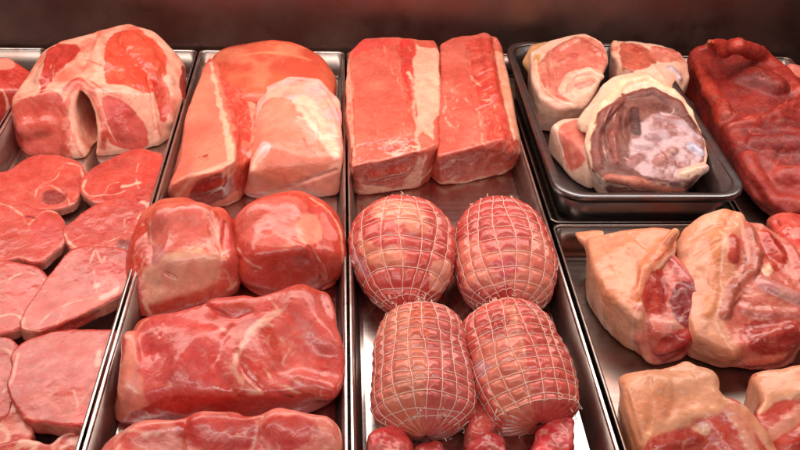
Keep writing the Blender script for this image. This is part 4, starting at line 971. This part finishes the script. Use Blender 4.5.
p = Piece('pork_shank', [
    HD([(602, 84, 7.5), (614, 76, 8.2), (640, 71, 8.5), (664, 79, 8), (680, 94, 6.6), (694, 114, 5.6), (706, 140, 4.2), (710, 156, 3.2), (706, 172, 2.2), (690, 182, 1.6), (640, 184, 1.6), (606, 180, 1.4), (592, 166, 2.2), (584, 142, 3.6), (590, 120, 5.4)], [], z=PF, inset=.22),
    ('H', X((577, 120, 4), (581, 134, 3), (600, 84, 7.3), (612, 77, 8), (620, 100, 7.3), (600, 130, 6), (577, 130, 1))),
    ('S', [(598, 168), (594, 142), (604, 116), (622, 96)], [8, 9, 9, 8], 3),
    ('S', [(616, 164), (612, 140), (618, 118)], [8, 8, 7], 3),
    ('S', [(628, 96), (652, 92), (676, 106), (692, 128)], [8, 9, 9, 8], 3),
    ('S', [(634, 112), (636, 134)], [9, 10], 7),
    ('S', [(656, 120), (680, 124), (694, 138)], [7, 7, 6], 2),
    ('S', [(648, 140), (664, 138)], [9, 8], 5),
    ('S', [(670, 152), (656, 164)], [10, 10], 4),
    ('S', [(692, 148), (700, 154)], [9, 8], 1),
    ('S', [(680, 176), (704, 170)], [9, 9], 2),
    ('S', [(608, 178), (636, 184), (662, 188), (682, 190)], [6, 8, 8, 5], 1),
    ('S', [(630, 166), (640, 158)], [8, 8], 4),
    ('S', [(590, 150), (592, 126), (604, 100), (622, 84), (646, 79), (672, 92), (690, 112), (702, 132)], [3, 4, 6, 8, 8, 5, 4, 2], 2),
    ], floor=PF, k=.004, warp=.004, seed=84, lump=.003, h=.002, fine=.0006)
p.groove([(626, 108), (624, 130), (634, 146), (650, 148)], 6, 9).groove([(618, 100), (607, 124), (609, 150), (622, 168)], 2.5, 3).groove([(664, 148), (678, 160), (674, 176)], 3, 4).groove([(610, 172), (640, 178), (668, 182)], 2.5, 3)
cf = dict(part='cut_face')
p.fill((238, 190, 166), (244, 206, 184), 24)
p.patch([(592, 166), (590, 142), (600, 118), (620, 98), (644, 88), (668, 94), (688, 112), (704, 138), (704, 160), (690, 182), (640, 186), (606, 182)], (118, 60, 52), c2=(98, 44, 38), soft=2, warp=4, f=30, part='cut_face')
p.patch([(640, 124), (664, 112), (684, 120), (700, 140), (700, 164), (680, 180), (650, 180), (632, 166), (630, 146)], (212, 180, 184), c2=(140, 76, 70), soft=4, warp=10, f=55)
p.lobe(2, (120, 58, 50), (140, 74, 62), **cf).lobe(3, (128, 62, 54), (148, 80, 70), **cf).lobe(4, (104, 50, 46), (130, 70, 62), **cf).lobe(5, (70, 26, 25), (96, 42, 38), **cf)
p.lobe(6, (190, 162, 170), (168, 112, 110), **cf).lobe(7, (166, 120, 124), (196, 168, 176), **cf).lobe(8, (178, 118, 112), (206, 164, 158), **cf).lobe(9, (184, 176, 200), (210, 196, 210), part='joint_bone').lobe(10, (232, 196, 172), (214, 168, 156), part='joint_bone')
p.lobe(11, (176, 90, 72), (206, 130, 110), **cf).lobe(12, (170, 120, 122), (140, 76, 70), **cf).lobe(13, (240, 196, 162), (244, 206, 176))
bk = s_top = None
p.stroke([(612, 104), (605, 120), (604, 150), (612, 170)], .8, (226, 176, 164), soft=2, warp=3).stroke([(620, 106), (612, 126), (617, 148), (630, 162)], .8, (222, 176, 168), soft=2)
p.stroke([(660, 150), (668, 160), (662, 172)], 1.6, (130, 46, 34), soft=4, warp=5).stroke([(690, 160), (688, 178)], 1.2, (130, 56, 38), soft=3).stroke([(700, 162), (702, 176)], .8, (166, 90, 74), soft=3)
p.feather([(640, 140), (664, 128), (690, 136), (696, 160), (670, 172)], 8, 34, 12, 1.0, (226, 200, 206), 1, ang=1).feather([(606, 130), (612, 156), (640, 176)], 5, 18, 12, .7, (206, 150, 144), 2, ang=.4).feather([(620, 120), (640, 104), (668, 108)], 5, 12, 10, .7, (90, 38, 36), 3, a=.6).base = 'skin'
p.done({'': 'skin', 'cut_face': 'beef', 'joint_bone': 'fat'}, 'biggest shank across the front of the pan with a brown cut face and bluish joint', 'pork shank', G_H)

# ------------------------------------------------------------------ dark beef on the right
p = Piece('beef_cut', [
    HD([(690, 52, 4.6), (708, 46, 6), (730, 46, 6.4), (752, 50, 6.4), (772, 64, 5.6), (792, 78, 4.2), (812, 88, 4.2), (840, 104, 4), (840, 170, 1), (800, 150, 1.6), (770, 160, 2.2), (742, 150, 1.4), (722, 120, 2.4), (706, 96, 2.8), (690, 66, 2.8)], [(746, 176), (752, 200), (780, 214), (840, 230)], z=-.03, inset=.05),
    HD([(724, 120, 3.4), (750, 116, 4.2), (790, 126, 4.2), (830, 144, 3.6), (840, 200, .6), (790, 212, -1.4), (764, 196, -1.4), (748, 170, -.4), (734, 152, .6)], [], z=-.05),
    ('S', [(698, 52), (712, 47), (740, 46), (764, 58), (790, 80)], [9, 12, 14, 14, 11], 2),
    ('S', [(744, 84), (766, 92)], [36, 34], 22),
    ('S', [(698, 68), (710, 92), (726, 116)], [14, 17, 15], 5),
    ('S', [(730, 128), (754, 124), (778, 118), (800, 106)], [12, 13, 12, 11], 4),
    ('S', [(778, 76), (794, 94), (808, 106)], [12, 12, 12], 3),
    ('S', [(756, 146), (782, 146), (810, 150)], [19, 22, 20], 8),
    ('S', [(750, 160), (762, 182), (776, 202)], [12, 12, 10], 4),
    ('S', [(782, 178), (808, 176)], [21, 22], 8),
    ('S', [(784, 200), (812, 206)], [12, 14], 4),
    ('S', [(708, 46), (711, 38)], [5, 3], -4),
    ], floor=FL, seed=91, lump=.0035, lump_f=26, fine=.0006, h=.0025, warp=.009, k=.0042)
p.fill(BEEF, (146, 32, 22), 26)
p.lobe(2, (176, 48, 32), (150, 32, 24)).lobe(3, (112, 22, 18), (126, 28, 22)).lobe(4, (150, 34, 18), (186, 56, 26)).lobe(5, (170, 50, 36), (140, 30, 22)).lobe(6, (160, 38, 28), (186, 70, 52)).lobe(7, (128, 26, 22), (150, 40, 32)).lobe(8, (168, 44, 34), (190, 70, 54)).lobe(9, (190, 84, 72), (160, 44, 38)).lobe(10, (170, 48, 40), (196, 80, 66)).lobe(11, (206, 110, 84))
p.mottle((170, 50, 36), 22, .0, .3, .5, 6).feather([(700, 56), (740, 48), (780, 70)], 6, 34, 20, 1.0, (204, 84, 60), 1, ang=.3).feather([(722, 70), (730, 100), (760, 112)], 12, 60, 26, .45, (146, 44, 34), 7, ang=.2, a=.8).feather([(700, 80), (722, 112), (750, 124), (790, 112)], 7, 36, 16, .9, (206, 86, 58), 2, ang=.4).feather([(756, 140), (776, 170), (800, 190)], 14, 40, 16, .9, (214, 104, 84), 3, ang=.9).feather([(740, 80), (764, 100)], 14, 20, 20, .4, (150, 44, 34), 4, ang=.15, a=.6)
p.stroke([(730, 124), (752, 116), (776, 108), (796, 90)], 1.0, (216, 110, 84), soft=3, warp=6).stroke([(750, 134), (768, 132), (794, 130)], 1.0, (216, 110, 84), soft=3, warp=6)
for i in range(9): p.stroke([(734+i*2, 74+i*4.6), (756+i*1.5, 76+i*4.4), (780-i, 82+i*3.6)], .45, (150, 44, 34), soft=1.6, warp=2, a=.5, seed=i)
p.done('beef', 'big dark red beef cut piled behind and right of the deep pan', 'beef cut')
p = Piece('pork_cut', [HD([(786, 64, 5), (800, 68, 5), (860, 70, 5), (860, 120, 3), (800, 110, 3)], [], z=FL)], floor=FL, seed=93)
p.fill((226, 130, 120), PINK).veins(FAT, 30, .06, .6).done('lean', 'pink cut peeping over the far edge of the dark beef at the right', 'meat cut')
p = Piece('beef_trimming', [HD([(766, 214, 0), (790, 210, 1), (840, 226, 1), (840, 280, 0), (800, 262, .5), (778, 236, .5)], [], z=FL)], floor=FL, seed=92, lump=.005, lump_f=30)
p.groove([(776, 222), (800, 250)], 4, 4)
p.fill((206, 66, 54), (226, 100, 84), 30).veins((240, 150, 130), 36, .06, .7).done('lean', 'red trimming lying below the dark beef at the right edge', 'meat trimming')

# ------------------------------------------------------------------ skin-on knuckles
G_K = 'skin-on pork knuckles in the right tray'
K = {}
p = Piece('pork_knuckle', [
    HD([(590, 236, 2), (620, 230, 3.5), (652, 227, 5), (671, 229, 4.5), (674, 242, 4), (658, 262, 4), (644, 290, 2.8), (636, 318, 1.5), (606, 290, 2), (594, 262, 2.5)], [(592, 280), (614, 326), (632, 352), (640, 356)]),
    HD([(640, 280, 2.4), (660, 254, 3.2), (676, 256, 3.2), (692, 276, 3), (706, 298, 2), (711, 312, .5), (694, 334, 0), (650, 330, .5)], [(636, 356), (652, 368), (670, 362), (690, 348)]),
    ('H', X((574, 231, .6), (579, 234, 1), (606, 229, 2), (606, 252, 1), (592, 252, -.5), (590, 238, -1.5))),
    ('S', [(673, 232), (661, 247), (645, 270), (634, 296)], [7, 8, 9, 7], 2),
    ('S', [(666, 260), (684, 278), (700, 300)], [6, 7, 6], 2),
    ('S', [(652, 282), (655, 304)], [9, 8], 3),
    ('S', [(680, 292), (688, 314)], [12, 12], 5),
    ('S', [(646, 322), (668, 322), (694, 318)], [6, 6, 5], 2),
    ('S', [(656, 348), (682, 336)], [10, 10], 4),
    ('S', [(636, 306), (637, 336), (648, 360)], [6, 7, 7], 2.5),
    ('S', [(706, 302), (713, 309)], [5, 4], 0),
    ], floor=FL, k=.0045, warp=.006, seed=101, lump=.003, h=.002, fine=.0006)
for c_ in ([(598, 240), (616, 270), (626, 310)], [(612, 236), (634, 258), (636, 286)], [(630, 234), (646, 248)]): p.groove(c_, 4, 1.8)
p.fill(TAN, (226, 146, 114), 20).mottle((224, 132, 92), 11, -.1, .5, .6, 1).mottle((238, 176, 150), 15, .05, .4, .6, 2)
p.lobe(1, (214, 100, 88), (232, 140, 124), part='meat').lobe(3, (226, 146, 104), (220, 130, 96)).lobe(4, (214, 120, 118), (196, 84, 86), part='meat').lobe(5, RED, (214, 84, 64), part='meat')
p.lobe(6, (150, 44, 52), (176, 62, 66), part='meat').lobe(7, (236, 166, 150), (222, 130, 116), part='meat').lobe(8, (190, 62, 58), (214, 100, 90), part='meat').lobe(9, (232, 150, 128), (222, 124, 106), part='meat').lobe(10, (176, 40, 42), part='meat')
p.stroke([(676, 250), (662, 262), (650, 280), (642, 302), (634, 316), (632, 350)], 1.3, (246, 196, 176), soft=2, warp=2).stroke([(672, 258), (660, 270), (650, 288), (644, 306)], 1.5, (120, 24, 24), soft=3, warp=2, a=.8)  # dark stroke paints a shaded groove beside the pale skin edge
p.patch([(648, 276), (662, 268), (668, 290), (662, 312), (648, 312), (642, 296)], (176, 34, 26), c2=(204, 70, 52), part='meat').patch([(676, 282), (694, 284), (704, 300), (700, 318), (682, 326), (670, 308)], (132, 30, 40), c2=(160, 52, 58), part='meat').patch([(652, 350), (668, 334), (692, 328), (690, 346), (664, 362)], (176, 44, 44), c2=(206, 90, 82), part='meat')
p.stroke([(652, 262), (662, 256), (674, 246), (675, 256)], .9, (206, 60, 34), soft=2.5).stroke([(626, 300), (636, 304), (642, 294)], 1.4, (206, 60, 32), soft=3)
p.stroke([(602, 240), (618, 270), (628, 318)], 1.4, (236, 176, 132), soft=5).stroke([(576, 231), (600, 234), (640, 232)], 1.4, (234, 166, 130), soft=4)
p.feather([(640, 310), (664, 320), (694, 318)], 8, 20, 14, 1.0, (240, 180, 160), 1, ang=.5).feather([(656, 290), (680, 280), (696, 300)], 8, 16, 12, .8, (236, 160, 150), 2, ang=.8).feather([(650, 350), (680, 344)], 6, 12, 12, .8, (236, 160, 140), 3).feather([(600, 240), (620, 280), (630, 330)], 7, 16, 24, .7, (214, 130, 92), 4, ang=.25, a=.5)
p.base = 'skin'
p.done({'': 'skin', 'meat': 'lean'}, 'skin-on knuckle with a pointed flap at its upper left, nearest to the pan', 'pork knuckle', G_K)

p = Piece('pork_knuckle', [
    HD([(674, 246, 2), (684, 230, 3.5), (706, 218, 5), (724, 211, 5.5), (744, 216, 5), (732, 240, 5), (722, 262, 4), (722, 290, 3), (716, 322, 1.5), (736, 352, 0), (700, 330, 1.5), (682, 290, 2.5)], [(688, 330), (708, 352), (738, 366)]),
    HD([(726, 254, 3.6), (738, 226, 4.6), (764, 224, 4.6), (790, 244, 3.4), (806, 286, 2), (812, 326, 0), (790, 346, -.5), (738, 344, .6), (722, 312, 2)], [(736, 364), (752, 374), (786, 364), (812, 350)]),
    ('S', [(734, 242), (732, 262)], [8, 7], 3),
    ('S', [(748, 232), (757, 256), (752, 276), (736, 292), (724, 314)], [7, 8, 7, 7, 7], 1),
    ('S', [(766, 238), (779, 260)], [8, 9], 3),
    ('S', [(770, 268), (764, 276)], [4, 4], 1),
    ('S', [(762, 290), (792, 302)], [13, 12], 6),
    ('S', [(742, 312), (770, 316), (800, 316)], [7, 7, 7], 3),
    ('S', [(752, 338), (790, 332)], [13, 13], 6),
    ('S', [(748, 362), (780, 356)], [8, 8], 3),
    ('S', [(788, 250), (802, 280), (808, 310)], [7, 8, 8], 3),
    ('S', [(728, 216), (716, 244), (714, 280), (708, 312)], [6, 7, 7, 7], 4),
    ], floor=FL, k=.0045, warp=.007, seed=102, lump=.004, h=.002, fine=.0006)
for c_ in ([(690, 240), (712, 228), (728, 224)], [(690, 262), (708, 248), (722, 240)], [(700, 270), (712, 290)]): p.groove(c_, 3.5, 1.6)
p.fill(TAN, (226, 146, 114), 20).mottle((224, 132, 92), 11, -.1, .5, .6, 1).mottle((238, 176, 150), 15, .05, .4, .6, 2)
mt = dict(part='meat')
p.lobe(1, (212, 104, 90), (230, 140, 120), **mt).lobe(2, (176, 42, 34), (200, 78, 60), **mt).lobe(3, (176, 84, 66), (196, 104, 84), **mt).lobe(4, (200, 52, 34), (220, 100, 70), **mt).lobe(5, CREAM, **mt)
p.lobe(6, (216, 138, 136), (230, 164, 152), **mt).lobe(7, (224, 130, 118), (206, 96, 88), **mt).lobe(8, (196, 66, 58), (222, 116, 100), **mt).lobe(9, (206, 84, 70), (228, 130, 108), **mt).lobe(10, (196, 74, 64), (220, 110, 94), **mt).lobe(11, (228, 148, 104), (222, 132, 92))
p.stroke([(738, 224), (726, 240), (722, 262), (722, 290), (716, 322), (730, 346), (738, 364)], 1.3, (246, 196, 172), soft=2.5, warp=3).stroke([(742, 246), (746, 266), (738, 284)], 1.5, (110, 26, 22), soft=3, a=.8).stroke([(762, 262), (752, 284), (738, 300), (730, 318)], 1.4, (110, 26, 22), soft=3, a=.7)  # pale skin edge, then dark strokes that paint groove shade
p.patch([(762, 234), (784, 244), (790, 262), (776, 270), (764, 256)], (176, 34, 22), c2=(206, 74, 46), part='meat').patch([(744, 326), (780, 318), (806, 326), (796, 348), (756, 354)], (172, 46, 42), c2=(206, 92, 78), part='meat')
p.feather([(746, 304), (780, 306), (806, 312)], 9, 26, 16, 1.0, (240, 180, 160), 1, ang=.5).feather([(748, 340), (790, 336)], 8, 18, 14, .8, (238, 164, 144), 2).feather([(736, 244), (730, 262), (740, 290)], 4, 10, 10, .7, (230, 140, 118), 3).feather([(768, 240), (790, 262), (804, 290)], 6, 16, 12, .7, (236, 150, 128), 4).feather([(692, 240), (700, 280), (710, 320)], 8, 16, 22, .7, (214, 130, 92), 5, ang=.25, a=.5)
p.base = 'skin'
p.done({'': 'skin', 'meat': 'lean'}, 'largest skin-on knuckle with a brown muscle strip across its cut face', 'pork knuckle', G_K)

p = Piece('pork_knuckle', [
    HD([(620, 384, 2), (650, 372, 3.5), (682, 362, 4.5), (694, 362, 4.5), (704, 376, 4), (724, 398, 4), (724, 412, 3.6), (690, 420, 3.4), (656, 436, 2.6), (638, 452, 1)], [(638, 420), (646, 452), (650, 480)]),
    HD([(644, 450, 1.6), (664, 430, 2.8), (700, 414, 3.6), (730, 400, 3.8), (752, 416, 3), (768, 436, 1.5), (784, 476, 0), (700, 486, .5), (640, 480, 0)], []),
    ('H', X((614, 384, 1), (620, 381, 2), (642, 377, 2.6), (638, 404, 1), (624, 404, 0), (620, 388, -1))),
    ('S', [(656, 450), (692, 440)], [11, 12], 5),
    ('S', [(684, 438), (706, 428)], [4.5, 4], 0),
    ('S', [(714, 424), (722, 446)], [7, 8], 2),
    ('S', [(728, 412), (742, 430), (752, 454)], [6, 6, 6], 1),
    ('S', [(742, 414), (760, 434), (776, 460)], [6, 6, 6], 1),
    ('S', [(640, 446), (664, 428), (700, 412), (724, 406)], [4.5, 5, 5, 5], 1.5),
    ('S', [(662, 392), (700, 386)], [24, 22], 18), ('S', [(630, 396), (640, 436)], [9, 9], 4), ('S', [(690, 366), (712, 396)], [9, 9], 5),
    ], floor=FL, k=.007, warp=.010, seed=103, lump=.004, h=.002, fine=.0006)
p.groove([(626, 392), (634, 420), (640, 440)], 4, 2).groove([(650, 378), (652, 404), (648, 430)], 5, 2.5).groove([(672, 370), (676, 396), (668, 420)], 6, 2).groove([(692, 368), (704, 392), (712, 404)], 4, 2)
for c_ in ([(624, 396), (630, 410), (634, 428)], [(632, 390), (640, 414)]): p.groove(c_, 1.8, 1.2)
p.fill((236, 166, 130), (228, 148, 108), 20).mottle((238, 178, 146), 13, 0, .4, .6, 2).mottle((222, 128, 84), 15, .1, .4, .5, 1)
p.lobe(1, (198, 66, 54), (216, 100, 82), **mt).lobe(3, (190, 56, 46), (210, 92, 76), **mt).lobe(4, (240, 184, 158), **mt).lobe(5, (190, 44, 32), (212, 84, 64), **mt).lobe(6, (228, 148, 120), (214, 110, 90), **mt).lobe(7, (232, 160, 124), (222, 136, 104)).lobe(8, (236, 168, 128), (228, 150, 112))
p.feather([(664, 446), (700, 436), (730, 440), (760, 456)], 7, 26, 14, .9, (236, 160, 136), 1, ang=.6).feather([(640, 390), (650, 420)], 8, 10, 20, .8, (216, 134, 92), 2, ang=.2, a=.5).stroke([(622, 388), (632, 414), (638, 440)], 2, (236, 170, 130), soft=4).stroke([(616, 384), (624, 383)], 2, (206, 90, 62), soft=4)
p.base = 'skin'
p.done({'': 'skin', 'meat': 'lean'}, 'skin-on knuckle at the bottom edge with a square orange skin panel, left of its neighbour', 'pork knuckle', G_K)

p = Piece('pork_knuckle', [
    HD([(748, 376, 2), (760, 370, 2.8), (800, 362, 4), (840, 362, 4), (850, 396, 3.4), (800, 396, 3.2), (762, 400, 2.6)], []),
    HD([(762, 402, 2.2), (784, 396, 2.8), (850, 394, 3), (850, 476, 0), (770, 476, 0), (752, 412, 1.6)], [(752, 424), (760, 476)]),
    ('S', [(760, 430), (768, 458)], [10, 10], 4),
    ('S', [(772, 440), (786, 426), (804, 412)], [5, 5, 5], 1),
    ('S', [(790, 446), (810, 436)], [10, 12], 4),
    ('S', [(756, 412), (768, 401), (800, 396), (830, 395)], [4, 4, 4, 4], 1),
    ], floor=FL, k=.006, warp=.008, seed=104, lump=.003, fine=.0006)
p.fill((236, 164, 128), (228, 148, 108), 20).mottle((238, 178, 146), 13, 0, .4, .6, 2)
p.lobe(1, (196, 58, 46), (214, 92, 74), **mt).lobe(2, (186, 50, 40), (212, 86, 68), **mt).lobe(3, (226, 146, 124), **mt).lobe(4, (190, 48, 38), (214, 92, 74), **mt).lobe(5, (238, 172, 136))
p.feather([(770, 420), (800, 410)], 6, 14, 14, .9, (236, 160, 136), 1, ang=.6).stroke([(748, 376), (756, 374)], 2, (206, 80, 54), soft=3)
p.base = 'skin'
p.done({'': 'skin', 'meat': 'lean'}, 'skin-on knuckle cut off by the lower right corner of the picture', 'pork knuckle', G_K)

# ------------------------------------------------------------------ crumbs of fat on the tray floors
q = Piece('fat_crumb', [('K', [np.array([0, 0, 0.]), np.array([.005, .001, .001])], [.003, .002]), ('K', [np.array([.004, 0, 0.]), np.array([.006, .004, .001])], [.002, .0015])], h=.0009, k=.001, warp=.001, lump=.001, lump_f=120, seed=120)
q.fill((236, 170, 148), (206, 90, 76), 90)
c0 = q.done('fat', 'tiny crumb of fat lying loose on the steel tray floor', 'crumb', 'crumbs of fat on the steel')
P_ = at(136, 425, FL); c0.location = (P_[0], P_[1], FL+.0005)
c1 = c0.copy(); C.objects.link(c1); P_ = at(141, 419, FL); c1.location = (P_[0], P_[1], FL+.0005); c1.rotation_euler = (0, 0, 1.3); c1.scale = (.7, .7, .7)
c0['label'] = 'larger crumb of fat on the steel beside the lower left corner of the largest ham'
c1['label'] = 'smaller crumb of fat tucked against the lower left corner of the largest ham block'
